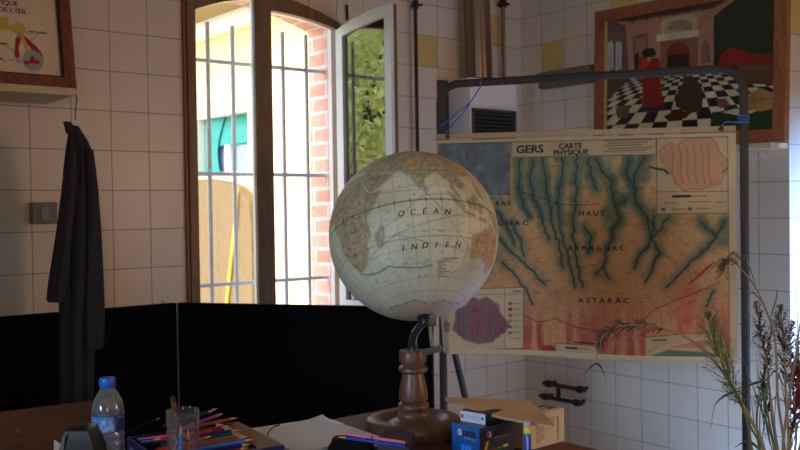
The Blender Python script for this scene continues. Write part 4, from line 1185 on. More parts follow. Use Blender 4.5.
# sphere, south pole leaning towards us
vd = (gc - CAM).normalized(); rr = vd.cross(Z).normalized(); uu = rr.cross(vd)
ph, ti, lc = math.radians(-22.7), math.radians(6.5), 69.0
sp_ = (rr * math.sin(ti) - uu * math.cos(ti)) * math.cos(ph) - vd * (-math.sin(ph)) * 1.0
sp_ = ((rr * math.sin(ti) - uu * math.cos(ti)) * math.cos(ph) + (-vd) * math.sin(-ph)).normalized()
npole = -sp_
cen = (-vd - npole * (-vd).dot(npole)).normalized()       # equator point on the central meridian
east = npole.cross(cen)
def sph(lon, lat, r=GR):
    a, c = np.radians(np.asarray(lon, float) - lc), np.radians(np.asarray(lat, float))
    P = np.cos(c)[..., None] * (np.cos(a)[..., None] * np.array(cen) + np.sin(a)[..., None] * np.array(east)) + np.sin(c)[..., None] * np.array(npole)
    return np.array(gc) + r * P
def px_ll(px, py):
    v = ray(px, py).normalized(); oc = CAM - gc; bq = oc.dot(v); disc = bq * bq - (oc.dot(oc) - GR * GR)
    p = (CAM + v * (-bq - math.sqrt(max(disc, 0))) - gc) / GR
    return lc + math.degrees(math.atan2(p.dot(east), p.dot(cen))), math.degrees(math.asin(max(-1, min(1, p.dot(npole)))))
cv = Canvas(360, 180, 2.0, (.80, .775, .66))
LON, LAT = cv.xx - 180, 90 - cv.yy
ng = vnoise(cv.H, cv.W, 50, 21, 5); nf = vnoise(cv.H, cv.W, 10, 22, 3)
cv.a *= (.90 + .2 * ng)[..., None]
blu = np.clip((-LAT - 12) / 40, 0, 1) * .2
cv.put(blu, (.68, .72, .70))
ll = lambda l: [(a + 180, 90 - c) for a, c in l]
lands = dict(
 africa=[(-17,21),(-17,15),(-16,12),(-13,9),(-8,4.5),(-2,5),(5,6),(9,4),(9.5,1),(9,-1),(12,-6),(13.5,-10),(12,-17),(15,-27),(18,-34),(20,-34.8),(25,-34),(29,-32),(32.5,-27.5),(35.5,-24),(35,-20),(40,-16),(40.5,-10.5),(39,-6),(41.5,-2),(46,2.5),(51,11.5),(47,11),(43.5,11.5),(40,15),(37.5,19),(35.5,24),(33,29),(32,31),(25,31.7),(20,31),(15,32.5),(10,35),(10,37),(0,36),(-6,35.7),(-10,30),(-13,27.5)],
 madagascar=[(44,-16.5),(47,-15),(49.5,-12.2),(50.3,-16),(48,-22),(46.5,-25.3),(44,-24.5),(43.5,-21.5)],
 asia=[(33,30),(34.8,28.5),(37,25),(39,21),(42.5,15.5),(43.3,12.7),(45,13),(52,16),(55,17.5),(59.5,22.3),(57,24),(56.3,26),(54,24.2),(51.5,24.5),(51,26),(48.5,29.5),(50,30),(52,27.7),(56.5,27),(61.5,25),(66.5,25.3),(70,21),(72.7,20.5),(73.5,16),(76,10.5),(77.5,8),(79.8,10.5),(80.2,15),(83,17.5),(87,21.2),(90.5,22.5),(92.2,21),(94.2,17),(95.5,15.8),(97.3,17),(98.5,12),(98.3,8),(100.3,6),(101.5,2.9),(103.5,1.3),(103.4,4.5),(101,7),(99.5,10),(100.5,13.4),(103,11),(105,8.7),(106.8,10.5),(109.2,12),(108.5,15.5),(106,19),(108.5,21.6),(114,22.5),(120,26),(122,31),(119.5,35),(122,37),(118,39),(122,40),(125,38),(126.5,34.5),(129.4,36),(128,39.5),(132,43),(140,48),(141,53),(155,60),(178,66),(178,72),(140,75),(100,77),(70,73),(30,71),(5,61),(-9,43),(-9,37),(0,38),(12,44),(18,40),(24,37),(27,40),(28,45),(27,40),(27,37),(36,36.5),(35.5,33),(34.3,31.2)],
 lanka=[(79.8,9.5),(81.8,7.5),(81,6),(79.9,6.5)],
 sumatra=[(95.3,5.6),(98,4),(103.5,-1),(106,-3),(105.8,-5.8),(102.3,-4),(99,0)], java=[(105.2,-6.8),(108.5,-6.7),(114.4,-7.8),(114.4,-8.6),(108,-7.8)],
 borneo=[(109,1.5),(111.5,2.5),(116.7,7),(119,5),(117.8,1),(116,-4),(110.2,-3)], sulawesi=[(119.5,-5.5),(120.4,-5.5),(121,-2.5),(123,-4),(121.5,-1),(125,1.5),(120,1),(119,-3)],
 guinea=[(131,-1),(134,-1),(135,-3.3),(141,-2.6),(146,-6),(150,-10.5),(143,-9),(138,-8),(133,-4)], luzon=[(120,18),(122,18),(124,12.5),(126,7),(122,7),(120.5,13)], timor=[(119,-9.5),(124,-10.2),(127,-8.5),(119,-8.5)],
 australia=[(113.5,-22),(114,-26.5),(115.7,-32),(115,-34.3),(118,-35),(124,-33),(129,-31.6),(135,-34.8),(138,-33),(140,-38),(146,-39),(150,-37.5),(153,-31),(153,-25),(146,-19),(145,-14.8),(142.5,-10.8),(141.5,-13.5),(140,-17.6),(136,-15.5),(136.8,-12),(131,-12.2),(129,-15),(126,-14),(122,-18)],
 brazil=[(-80,8),(-60,10),(-50,0),(-35,-6),(-40,-22),(-58,-38),(-70,-54),(-75,-45),(-70,-18),(-81,-5)],
 america=[(-165,65),(-95,70),(-60,55),(-80,28),(-97,25),(-85,12),(-105,20),(-125,42),(-150,60)])
mask = np.zeros(cv.xx.shape, bool); coast = np.full(cv.xx.shape, 1e9)
for k, l in lands.items():
    q = ll(l); mask |= cv.inside(q); coast = np.minimum(coast, cv.dist(q, True))
ant = LAT < -69 + 2.5 * np.sin(np.radians(LON * 3)) + 1.5 * np.sin(np.radians(LON * 7 + 40)); 
# countries: nearest of scattered capitals, coloured, with yellow frontiers
rs = np.random.RandomState(5); S = np.stack([rs.uniform(-20, 155, 120), rs.uniform(-38, 72, 120)], 1)
d1 = np.full(cv.xx.shape, 1e9); d2 = d1.copy(); idn = np.zeros(cv.xx.shape, int)
wx, wy = LON + 5 * (ng - .5) + 5 * (nf - .5), LAT + 6 * (nf - .5)
for i, (a, c) in enumerate(S):
    d = np.hypot((wx - a) * np.cos(np.radians(LAT)), wy - c); n = d < d1
    d2 = np.where(n, d1, np.minimum(d2, d)); idn = np.where(n, i, idn); d1 = np.where(n, d, d1)
pal = np.array([(.75, .69, .56), (.72, .67, .55), (.79, .70, .55), (.70, .67, .55), (.76, .66, .54), (.77, .72, .61), (.68, .68, .57)])[rs.randint(0, 7, 120)]
lc_ = pal[idn] * (.84 + .3 * nf)[..., None] * .93
cv.put(mask.astype(float), lc_)
au = mask & (LON > 112) & (LAT < -10); cv.put(au * .5, (.80, .60, .42))
relief = np.clip((nf - .55) * 5, 0, 1) * mask; cv.put(relief * .38, (.50, .40, .30)); sp2 = vnoise(cv.H, cv.W, 4, 77, 2); cv.put(np.clip((sp2 - .56) * 6, 0, 1) * mask * .45, (.36, .31, .26))
fr = np.clip(1.1 - (d2 - d1) * 1.2, 0, 1) * mask
cv.put(fr * .9, np.where((idn % 5 == 0)[..., None], np.array((.40, .52, .36)), np.array((.86, .70, .30))))
cv.put(np.clip(1.4 - coast, 0, 1) * mask * .5, (.84, .70, .36))
cv.put(np.clip(1 - np.abs(coast) * 2.2, 0, 1) * .75, (.30, .36, .38))
cv.put(np.clip(1 - np.abs(coast - 1.0) * 1.6, 0, 1) * (~mask) * .35, (.36, .48, .52))
for a in range(-180, 181, 10): cv.line(ll([(a, 80), (a, -80)]), (.44, .46, .46), .40, .5, .3)
for c in range(-80, 81, 10): cv.line(ll([(-180, c), (180, c)]), (.44, .46, .46), .40, .45, .3)
cv.line(ll([(-180, 0), (180, 0)]), (.24, .32, .38), .75, .8, .35)
for a in range(-180, 180, 10): cv.line(ll([(a, .9), (a, -.9)]), (.2, .28, .34), .8, .8, .3)
for c in (-23.4, 23.4): cv.line(ll([(-180, c), (180, c)]), (.34, .36, .36), .6, .5, .3)
for i, (a, c) in enumerate([(18, -36), (26, -39), (36, -40), (46, -38), (52, -40), (62, -42), (72, -43), (82, -42)]):
    if i: cv.line(ll([pa_, (a, c)]), (.28, .40, .48), .9, .7, .4)
    pa_ = (a, c)
rq = random.Random(9)
for k in range(60):                                              # fine ocean place names and routes
    a, c = rq.uniform(25, 112), rq.uniform(-50, 15); cv.line(ll([(a, c), (a + rq.uniform(2, 4.5), c + rq.uniform(-.2, .4))]), (.40, .38, .34), .5, .55, .3)
for l in ([(50, -14), (62, -10), (78, 3), (95, 4)], [(45, 10), (60, 8), (76, 7)], [(57, -20), (75, -16), (105, -9)], [(57, -20), (80, -28), (114, -33)], [(33, -30), (55, -21)], [(80, 5), (100, -20), (114, -32)]):
    cv.line(ll(l), (.36, .40, .42), .45, .6, .3)
for (a, c, s) in ((57, -20.5, .9), (55.5, -21, .8), (73, 4, .8), (73, 0, .8), (55, -5, .8), (44, -12, .7), (70, -49, 1.4), (51, -46, .7), (105, -10.5, .5)):
    cv.ell(a + 180, 90 - c, s, s * .8, (.70, .54, .36))
# legend block right of centre
for i in range(9):
    l0 = px_ll(438 if i else 444, 258.5 + i * 2.2); w = (16, 13, 6, 9, 5, 8, 12, 7, 10)[i]
    l1 = px_ll((438 if i else 442) + w, 258.2 + i * 2.2); cv.line(ll([l0, l1]), (.34, .31, .28), .9 if i == 0 else .6, .75, .3)
cv.put(ant.astype(float) * .95, (.76, .68, .58))
edge = np.clip(1 - np.abs(LAT - (-69 + 2.5 * np.sin(np.radians(LON * 3)) + 1.5 * np.sin(np.radians(LON * 7 + 40)))) * 1.2, 0, 1)
cv.put(edge * (.55 + .4 * np.sin(np.radians(LON * 20))), (.26, .34, .32))
stain = np.clip((vnoise(cv.H, cv.W, 90, 31, 4) - .5) * 2.2, 0, 1); cv.put(stain * .22, (.56, .42, .26))
lonf = lambda u, v: sph(-180 + u * 360, np.clip(90 - v * 180, -89.9, 89.9))
go = grid_mesh('sphere', cv, lonf, painted('varnished_globe_paper', .5, .3, 0), gl, wrap=True)
# OCÉAN INDIEN set along the parallels
rot = lambda lo, la: (Vector(sph(lo + .5, la)) - Vector(sph(lo - .5, la))).normalized()
for word, x0, x1, y0, y1, sz in (('OCÉAN', 400.5, 447, 213.6, 211.6, .0185), ('INDIEN', 402.5, 457.5, 248.2, 244.4, .0185)):
    b = MB()
    for i, ch in enumerate(word):
        q = i / (len(word) - 1); lo, la = px_ll(x0 + (x1 - x0) * q, y0 + (y1 - y0) * q - 1.5 * math.sin(q * PI))
        P = Vector(sph(lo, la)); nn = (P - gc).normalized(); e = rot(lo, la); uy = nn.cross(e)
        vs, fs = text_polys(ch, sz, .25, 1, 'CENTER')
        for ox in (0, .0007):
            b.add([gc + ((P + e * (v.x + ox) + uy * (v.y - sz * .35) - gc).normalized() * (GR + .0004 + ox * .1)) for v in vs], fs)
    part('lettering', b, M_ink, gl)
# metal mount
M_gun = plain('dark_grey_metal', c8(84, 84, 86), .35, .8, scale=30, var=.15)
south = gc + sp_ * GR
b = MB(); b.lathe([(.004, -.002), (.016, -.001), (.0165, .004), (.010, .010), (.009, .02)], south, 24, M=sp_.to_track_quat('Z', 'Y').to_matrix()); part('pole_cap', b, M_dark, gl)
ptop = Vector((bc.x, bc.y, zy(350)))
k1 = at_d(430, 320.5, GD - .085)
b = MB(); b.tube([ptop + Z * -.004, ptop + Z * .010, at_d(412.5, 341, GD - .01), at_d(415, 333, GD - .03), at_d(420, 326, GD - .055), at_d(427, 320.5, GD - .08), k1], [.013, .012, .0095, .009, .009, .009, .010], 12)
part('arm', b, M_gun, gl, 'curved dark metal arm')
b = MB(); b.box(k1, (.024, .020, .026), bev=.003); part('clamp', b, M_gun, gl)
b = MB(); b.tube([k1, at_d(430.5, 334, GD - .085), at_d(432, 346, GD - .085)], .0045); part('screw_rod', b, M_steel, gl)
b = MB(); b.prism([at_d(x, y, d) for x, y, d in ((421.5, 350, GD - .11), (441, 344.6, GD - .11), (442, 347, GD - .06), (424, 351.5, GD - .05))], Z * -.010); part('lever_plate', b, M_gun, gl)

# ---------------------------------------------------------------- bench board, bottle, black case
q1, q0 = at_d(122, 400.3, 2.42), at_d(-60, 418, 2.18)
q1.z = q0.z = (at_d(92, 403, 2.36).z + at_d(2, 412, 2.27).z) / 2
dq = Vector((q1.x - q0.x, q1.y - q0.y, 0)); dq.normalize(); nq = Vector((dq.y, -dq.x, 0))
bn = thing('wooden_bench', 'brown wooden bench with plain board back below the hanging jacket', 'bench', (q0.x, q0.y, 0))
Bq = lambda s, h, n: Vector((q1.x, q1.y, 0)) - dq * s + nq * n + Z * h
BLn = 1.05; zt_ = q1.z
b = MB(); b.prism([Bq(0, zt_, 0), Bq(BLn, zt_, 0), Bq(BLn, zt_ - .26, 0), Bq(0, zt_ - .26, 0)], nq * -.018); part('back_board', b, M_bench, bn)
b = MB(); b.prism([Bq(.0, .45, -.03), Bq(BLn, .45, -.03), Bq(BLn, .45, -.36), Bq(.0, .45, -.36)], Z * -.025); part('seat', b, M_bench, bn)
for s in (.05, BLn - .05):
    b = MB(); b.prism([Bq(s - .02, 0, -.018), Bq(s + .02, 0, -.018), Bq(s + .02, 0, -.05), Bq(s - .02, 0, -.05)], Z * (zt_ - .03)); part('post', b, M_bench, bn)
    b = MB(); b.prism([Bq(s - .02, 0, -.31), Bq(s + .02, 0, -.31), Bq(s + .02, 0, -.35), Bq(s - .02, 0, -.35)], Z * .425); part('leg', b, M_bench, bn)
for px, py in ((17.5, 431.5), (85, 424)):
    v = ray(px, py); t = (Bq(0, 0, 0) - CAM).dot(nq) / v.dot(nq); p = CAM + v * t
    b = MB(); b.lathe([(.001, .0022), (.003, .002), (.0042, 0)], p, 14, M=nq.to_track_quat('Z', 'Y').to_matrix()); part('screw_head', b, M_steel, bn)

BD = 1.86; bl = PL(108.3, 425, BD, TZ)
bt = thing('water_bottle', 'clear plastic water bottle with bright blue cap and blue label', 'bottle', bl)
M_pet = thin_glass('clear_plastic', (.93, .95, .97), 1.5, .08, 1.6, .12)
M_water = thin_glass('water', (.88, .91, .93), 1.25, .02, 1.0)
rbt = 15.9 / FPX * BD
zb_ = lambda y: LD(0, BD, 0).z + CAM.z - (y - 213.3) / FPX * BD
rib = lambda z0, z1, n: [(rbt * (1 - .05 * (.5 + .5 * math.cos(2 * PI * i / 6))), z0 + (z1 - z0) * i / (6 * n)) for i in range(6 * n + 1)]
shell = [(rbt * .55, TZ + .006), (rbt * .8, TZ + .001), (rbt * .95, TZ + .006)] + rib(TZ + .012, zb_(431), 5) + [(rbt, zb_(430)), (rbt, zb_(413)), (rbt * .98, zb_(408)), (rbt * .90, zb_(402.5)), (rbt * .72, zb_(396)), (rbt * .52, zb_(391)), (rbt * .42, zb_(388)), (rbt * .41, zb_(385))]
b = MB(); b.lathe(shell, (bl.x, bl.y, 0), 40); part('shell', b, M_pet, bt)
b = MB(); b.lathe([(rbt * .5, TZ + .007), (rbt * .9, TZ + .008), (rbt * .93, TZ + .02), (rbt * .93, zb_(412)), (rbt * .90, zb_(407.5)), (.002, zb_(407.4))], (bl.x, bl.y, 0), 40); part('water', b, M_water, bt)
b = MB(); rc = 7.9 / FPX * BD
rings = []
for z, r in ((zb_(387.5), rc * .96), (zb_(386.8), rc), (zb_(380), rc), (zb_(378.3), rc * .93), (zb_(377.8), rc * .8)):
    rings.append([Vector((bl.x + math.cos(a) * r * (1 + .018 * (k % 2)), bl.y + math.sin(a) * r * (1 + .018 * (k % 2)), z)) for k, a in enumerate([2 * PI * i / 60 for i in range(60)])])
b.loft(rings); part('cap', b, M_blue, bt, 'bright blue ribbed screw cap')
cv = Canvas(200, 34, 1.4, (.34, .54, .82))
ln = vnoise(cv.H, cv.W, 16, 4)
fa = math.atan2((CAM - bl).y, (CAM - bl).x)
cv.put(np.clip((ln - .42) * 5, 0, 1) * (cv.yy > 7) * .75, (.70, .83, .94)); cv.rect(112, 0, 200, 34, (.08, .17, .42), .92, 4); cv.rect(62, 24, 71, 28, (.06, .06, .12)); cv.ell(116, 12, 2.2, 3.2, (.8, .12, .14))
cv.rect(0, 0, 200, 1.5, (.08, .2, .5)); cv.rect(0, 32.5, 200, 34, (.08, .2, .5))
for k in range(7): cv.rect(118 + k * 2.6, 3 + (k % 2), 119.6 + k * 2.6, 6, (.7, .75, .85), .8)
zl0, zl1 = zb_(414), zb_(430.5)
grid_mesh('label', cv, lambda u, v: np.stack([bl.x + rbt * 1.012 * np.cos(fa - PI + u * 2 * PI), bl.y + rbt * 1.012 * np.sin(fa - PI + u * 2 * PI), zl0 + (zl1 - zl0) * v], -1), painted('glossy_label', .3), bt)

CD = 1.66; cc = PL(82.0, 437, CD, TZ); zc_ = lambda y: CAM.z - (y - 213.6) / FPX * CD
ca = thing('plastic_case', 'black tapered plastic case with rounded top in front of the bottle', 'case', cc)
b = MB(); rings = []; s = CD / FPX
for z, w0, w1, dp in ((TZ, -27, 24, .034), (zc_(450), -17.5, 18.5, .032), (zc_(438), -14.5, 14.5, .030), (zc_(429), -12, 11, .028), (zc_(425.8), -8.5, 7.5, .024), (zc_(424.8), -5, 4, .016)):
    rings.append([cc * 1 + R * (x * s) + F * y + Z * (z - TZ) for x, y in ((w0, -dp), (w1, -dp), (w1 + 1, 0), (w1, dp), (w0, dp), (w0 - 1, 0))])
b.loft(rings); part('housing', b, plain('black_plastic', c8(18, 18, 20), .45), ca)
b = MB(); b.prism([cc + R * ((x) * s) + F * -.0345 + Z * (zc_(y) - TZ) for x, y in ((-12.5, 433), (-10, 430), (-12.6, 450), (-15.8, 450))], F * .002); part('side_trim', b, plain('grey_trim', c8(100, 104, 110), .4), ca, 'grey edge trim')
pc = at_d(51, 446, 1.6)
b = MB(); b.prism([LD((x - 400) / FPX * 1.62, 1.62 + dd, CAM.z - (y - 214) / FPX * 1.62) for x, y, dd in ((49.5, 441, .0), (57, 452, .02), (60, 500, .03), (47, 516, .0))], F * .0015 + R * .001)
tag(part('folded_card', b, M_paperw), 'small white folded paper standing left of the black plastic case', 'paper')

# ---------------------------------------------------------------- blue pencil box
RIM = .825
A_, B_, C_ = (at_z(127, 437, RIM), at_z(238, 421.5, RIM), at_z(286, 444.5, RIM))
ab = (B_ - A_); L1 = ab.length; ab.normalize(); bcv = (C_ - B_); bcv = (bcv - ab * bcv.dot(ab)); L2 = bcv.length; bcv.normalize()
bxm = thing('pencil_box', 'open cardboard box, dark blue outside, full of coloured pencils', 'box', Vector((A_ + ab * L1 / 2 + bcv * L2 / 2).to_2d().to_3d()) + Z * TZ)
def bq(a, c, z): return Vector((A_.x, A_.y, 0)) + ab * a + bcv * c + Z * z
M_card = plain('brown_cardboard', c8(150, 112, 76), .8, scale=50, var=.1)
M_navy = plain('navy_box_print', c8(24, 34, 96), .5, scale=20, var=.1)
t_ = .004
b = MB(); b.prism([bq(0, 0, TZ), bq(L1, 0, TZ), bq(L1, L2, TZ), bq(0, L2, TZ)], Z * .003); b.prism([bq(t_, t_, .796), bq(L1 - t_, t_, .796), bq(L1 - t_, L2 - t_, .796), bq(t_, L2 - t_, .796)], Z * .003); part('bottom', b, M_card, bxm)
sides = (([(0, 0), (t_, 0), (t_, L2), (0, L2)]), ([(L1 - t_, 0), (L1, 0), (L1, L2), (L1 - t_, L2)]), ([(t_, 0), (L1 - t_, 0), (L1 - t_, t_), (t_, t_)]), ([(t_, L2 - t_), (L1 - t_, L2 - t_), (L1 - t_, L2), (t_, L2)]))
for i, sd in enumerate(sides):
    b = MB(); b.prism([bq(a, c, TZ + .003) for a, c in sd], Z * (RIM - TZ - .003)); part('side', b, M_navy, bxm)
b = MB(); b.prism([bq(L1 - .036, .004, RIM - .012), bq(L1 - t_, .004, RIM - .001), bq(L1 - t_, L2 - .004, RIM - .001), bq(L1 - .036, L2 - .004, RIM - .012)], Z * .002); part('flap', b, M_card, bxm, 'brown cardboard flap folded in')
b = MB(); write(b, 'N', bq(-.0008, .03, RIM - .036), bcv, Z, .03, bold=.0012); part('lettering', b, M_white_ink, bxm)

# pencils: body, sharpened cone, lead
PCOL = [('charcoal', (28, 26, 30)), ('dark violet', (70, 38, 120)), ('pink', (226, 120, 140)), ('red', (196, 36, 44)), ('dark green', (20, 74, 56)), ('sky blue', (50, 120, 210)), ('black', (14, 14, 16)), ('brown', (104, 56, 36)), ('navy blue', (30, 36, 110)),
        ('orange', (220, 110, 40)), ('yellow', (214, 180, 60)), ('turquoise', (30, 140, 150)), ('wine red', (110, 26, 40)), ('grey', (110, 110, 112)), ('light green', (110, 160, 70)), ('magenta', (186, 50, 120)), ('cream', (220, 205, 170)),
        ('rust', (150, 70, 40)), ('olive', (96, 94, 44)), ('purple', (130, 50, 150)), ('slate blue', (74, 86, 130))]
M_pw = plain('sharpened_cedar', c8(206, 168, 122), .7, var=.1)
M_pen = {n: plain('lacquer_' + n.replace(' ', '_'), c8(*c), .3, scale=20, var=.06) for n, c in PCOL}
def pencil_meshes(n=6):
    r, L = .0037, .150
    hexr = lambda x, q: [Vector((x, math.cos(a) * q, math.sin(a) * q)) for a in [2 * PI * i / n + PI / 6 for i in range(n)]]
    b1 = MB(); b1.loft([hexr(-L / 2, r), hexr(L / 2, r)]); b1.sm = [False] * len(b1.f)
    b2 = MB(); b2.loft([hexr(L / 2, r * .96), hexr(L / 2 + .017, r * .32)])
    b3 = MB(); b3.loft([hexr(L / 2 + .017, r * .32), hexr(L / 2 + .022, r * .08)])
    return [mesh_of(nm, q, Vector((0, 0, 0))) for nm, q in (('barrel', b1), ('sharpened_end', b2), ('lead', b3))]
PM = pencil_meshes(); PM[1].materials.append(M_pw)
BARREL, LEADM = {}, {}
def pencil(P, direction, colour, label, group=None, scale=1.0):
    if colour not in BARREL:
        m1 = PM[0].copy(); m1.materials.append(M_pen[colour]); m3 = PM[2].copy(); m3.materials.append(M_pen[colour]); BARREL[colour], LEADM[colour] = m1, m3
    o = bpy.data.objects.new('coloured_pencil', None); COL.objects.link(o); o.empty_display_size = .02
    x = Vector(direction).normalized(); y = Z.cross(x)
    if y.length < .05: y = Vector((0, 1, 0)).cross(x)
    y.normalize(); z = x.cross(y)
    M = Matrix((x, y, z)).transposed().to_4x4(); M.translation = P; o.matrix_world = M @ Matrix.Scale(scale, 4)
    tag(o, label, 'pencil', group)
    for nm, me in (('barrel', BARREL[colour]), ('sharpened_end', PM[1]), ('lead', LEADM[colour])):
        c = bpy.data.objects.new(nm, me); COL.objects.link(c); c.parent = o
    return o
rp_ = random.Random(12)
_unused = ['purple', 'brown', 'wine red', 'dark green', 'black', 'red', 'cream', 'sky blue', 'dark violet', 'navy blue', 'magenta', 'turquoise']
lower = ['black', 'slate blue', 'dark green', 'rust', 'navy blue', 'grey', 'wine red', 'dark violet']
cnt = [0]
def lay(lst, z, c0, c1, a_rng, where, jit=.06, flip=()):
    for i, cn in enumerate(lst):
        c = c0 + (c1 - c0) * i / max(1, len(lst) - 1); a = rp_.uniform(*a_rng)
        dd = (ab + bcv * rp_.uniform(-jit, jit) + Z * rp_.uniform(--.02, .04)).normalized()
        if i in flip: dd = -dd
        lab = f'{cn} coloured pencil lying {where} of the blue box'
        pencil(bq(a, c, z + (i % 2) * .0005), dd, cn, lab, 'coloured pencils in the blue box')
lay(lower, .8035, .018, L2 - .05, (.10, L1 - .125), 'low in the pile', .03)
lay(['charcoal', 'black', 'navy blue', 'wine red', 'dark violet', 'slate blue', 'dark green', 'brown'], .8115, .03, L2 - .055, (.10, L1 - .13), 'in the middle of the pile', .05)
lay(['black', 'wine red', 'charcoal', 'dark green', 'slate blue', 'brown', 'navy blue'], .8195, .022, L2 - .06, (.10, L1 - .135), 'under the top layer', .05)
top_ = ['black', 'charcoal', 'brown', 'wine red', 'navy blue', 'dark green', 'grey', 'rust', 'sky blue']
lay(top_, .8275, .010, L2 - .06, (.11, L1 - .13), 'on the top layer', .05)
pencil(bq(.045, .085, .8365), (ab + bcv * .12).normalized(), 'pink', 'short pink coloured pencil across the left end of the blue box', 'coloured pencils in the blue box', .6)
pencil(bq(.045, .11, .8365), (ab + bcv * .10).normalized(), 'sky blue', 'short sky blue coloured pencil across the left end of the blue box', 'coloured pencils in the blue box', .6)
pencil(bq(.15, .04, .8385), (ab + bcv * -.08 + Z * .04).normalized(), 'rust', 'rust coloured pencil lying across the back of the pile in the blue box', 'coloured pencils in the blue box', .9)

def tip_at(px, py, d, px2, py2, d2, cn, lab, sc_=.9):
    p, q = at_d(px, py, d), at_d(px2, py2, d2); v = (p - q).normalized()
    return pencil(p - v * (.097 * sc_), v, cn, lab, 'coloured pencils in the blue box', sc_)
tip_at(223, 413.5, 1.99, 196, 423, 1.90, 'purple', 'purple coloured pencil sticking up highest out of the pile in the blue box')
tip_at(218, 408.5, 2.03, 188, 417, 1.95, 'charcoal', 'charcoal pencil sticking up at the back of the pile in the blue box')
tip_at(214, 410.5, 2.01, 180, 421, 1.92, 'black', 'black pencil propped at the back of the pile behind the tall glass')
tip_at(161, 417.5, 1.95, 143, 425, 1.92, 'black', 'short black pencil propped at the back left of the pile in the blue box', .55)
tip_at(212, 436, 1.86, 186, 443, 1.80, 'red', 'bright red coloured pencil right of the tall glass in the blue box')
tip_at(152, 440, 1.86, 178, 436, 1.90, 'red', 'bright red coloured pencil left of the tall glass in the blue box', .8)
# ---------------------------------------------------------------- tall glass with pencils
TD = 1.70; tgl = PL(183, 425, TD, TZ); rt = 17 / FPX * TD; zr = CAM.z - (411 - 212) / FPX * TD
tg = thing('drinking_glass', 'tall clear drinking glass holding a brush and pencils in front of the blue box', 'glass', tgl)
b = MB(); b.lathe([(.002, TZ + .0005), (rt * .80, TZ + .0005), (rt * .84, TZ + .004), (rt * .98, zr - .003), (rt, zr), (rt * .975, zr + .0012), (rt * .95, zr - .002), (rt * .80, TZ + .012), (.002, TZ + .010)], tgl.to_2d().to_3d(), 48, cap=False)
part('tumbler', b, thin_glass('clear_glass', (.95, .96, .965), 1.45, .02, .55, .02), tg)
def in_glass(pxt, pyt, pxb, off, cn, label, scale=1.0):
    top = at_d(pxt, pyt, TD + off)
    bot = PL(pxb + 1, 470, TD - off * .5, TZ + .012); d = (top - bot).normalized()
    L = .075 * scale
    return pencil(top - d * (.097 * scale), d, cn, label, 'pencils standing in the glass', scale)
in_glass(181, 424, 178, -.012, 'sky blue', 'blue pencil standing in the tall glass', .95).location
in_glass(188, 428, 186, .008, 'rust', 'rust brown pencil standing in the tall glass', .95)
in_glass(176, 433, 183, .012, 'black', 'black pencil standing in the tall glass', .9)
br = thing('paint_brush', 'dark brown paint brush sticking up highest out of the tall glass', 'brush', tgl + Z * .012)
bt0, bt1 = PL(187, 480, TD + .01, TZ + .0125), at_d(172.5, 396, TD - .008)
d = bt1 - bt0
b = MB(); b.tube([bt0 + d * q for q in (0, .3, .62, .80, .88)], [.0025, .004, .0052, .0045, .004], 10); part('handle', b, plain('brush_handle', c8(88, 52, 34), .35), br)
b = MB(); b.tube([bt0 + d * q for q in (.87, .94)], [.0048, .0048], 10); part('ferrule', b, plain('copper_ferrule', c8(150, 100, 70), .3, .8), br)
b = MB(); b.tube([bt0 + d * q for q in (.935, .96, 1.0)], [.0045, .0055, .002], 10); part('bristles', b, plain('bristles', c8(60, 44, 36), .9), br)

# ---------------------------------------------------------------- paper sheets
PZ = TZ + .020; ap = at_z(322, 418, PZ); rd_ = (at_z(375, 436.5, PZ) - ap).normalized(); ld_ = Vector((rd_.y, -rd_.x, 0)); 
if ld_.dot(R) > 0: ld_ = -ld_
for k, (an, dx, lab) in enumerate(((.0, 0, 'lowest loose white sheet lying straight on the paper pad'), (.05, .004, 'white sheet directly under the top one, turned slightly, on the paper pad'), (-.025, .002, 'top white sheet with a raised corner, taped, beside the globe'))):
    r1 = (rd_ * math.cos(an) + ld_ * math.sin(an)); l1 = (ld_ * math.cos(an) - rd_ * math.sin(an)); P0 = ap + r1 * dx + Z * (.0008 + .0008 * k)
    n = 12; rows = []
    for i in range(n + 1):
        row = []
        for j in range(n + 1):
            s, t = i / n * .25, j / n * .2
            lift = (.007 if k == 2 else .0) * max(0, 1 - (s + t) / .045) ** 1.4
            row.append(P0 + r1 * s + l1 * t + Z * lift)
        rows.append(row)
    vs = [v for row in rows for v in row]; m_ = n + 1
    fs = [(i * m_ + j, i * m_ + j + 1, (i + 1) * m_ + j + 1, (i + 1) * m_ + j) for i in range(n) for j in range(n)]
    b = MB(); b.add(vs, fs, True); b.add([v - Z * .0004 for v in vs], fs, True)
    o = thing('paper_sheet', lab, 'paper', ap + Z * 0, 'white papers beside the globe'); part('sheet', b, M_paperw, o)
    if k == 2:
        for s0, t0, s1, t1 in ((.012, .09, .024, .155), (.04, .0, .10, .016)):
            q = [P0 + r1 * a + l1 * c + Z * .0009 for a, c in ((s0, t0), (s1, t0), (s1, t1), (s0, t1))]
            b = MB(); b.prism(q, Z * .0012); part('tape_strip', b, plain('cream_tape', c8(240, 238, 225), .5, var=.02), o, 'cream masking tape strip')
b = MB(); b.prism([ap, ap + rd_ * .25, ap + rd_ * .25 + ld_ * .205, ap + ld_ * .205], Z * -.0195); tag(part('paper_pad', b, M_paperw), 'thick white paper pad under the loose sheets beside the globe', 'paper pad')
cp = [at_z(x, y, PZ + .006) for x, y in ((280, 425), (275, 426), (271, 429), (268, 433), (266, 438))]
b = MB(); b.tube(cp, .0018, 6); tag(part('black_cord', b, M_dark), 'short black cord curling over the left edge of the papers', 'cord')

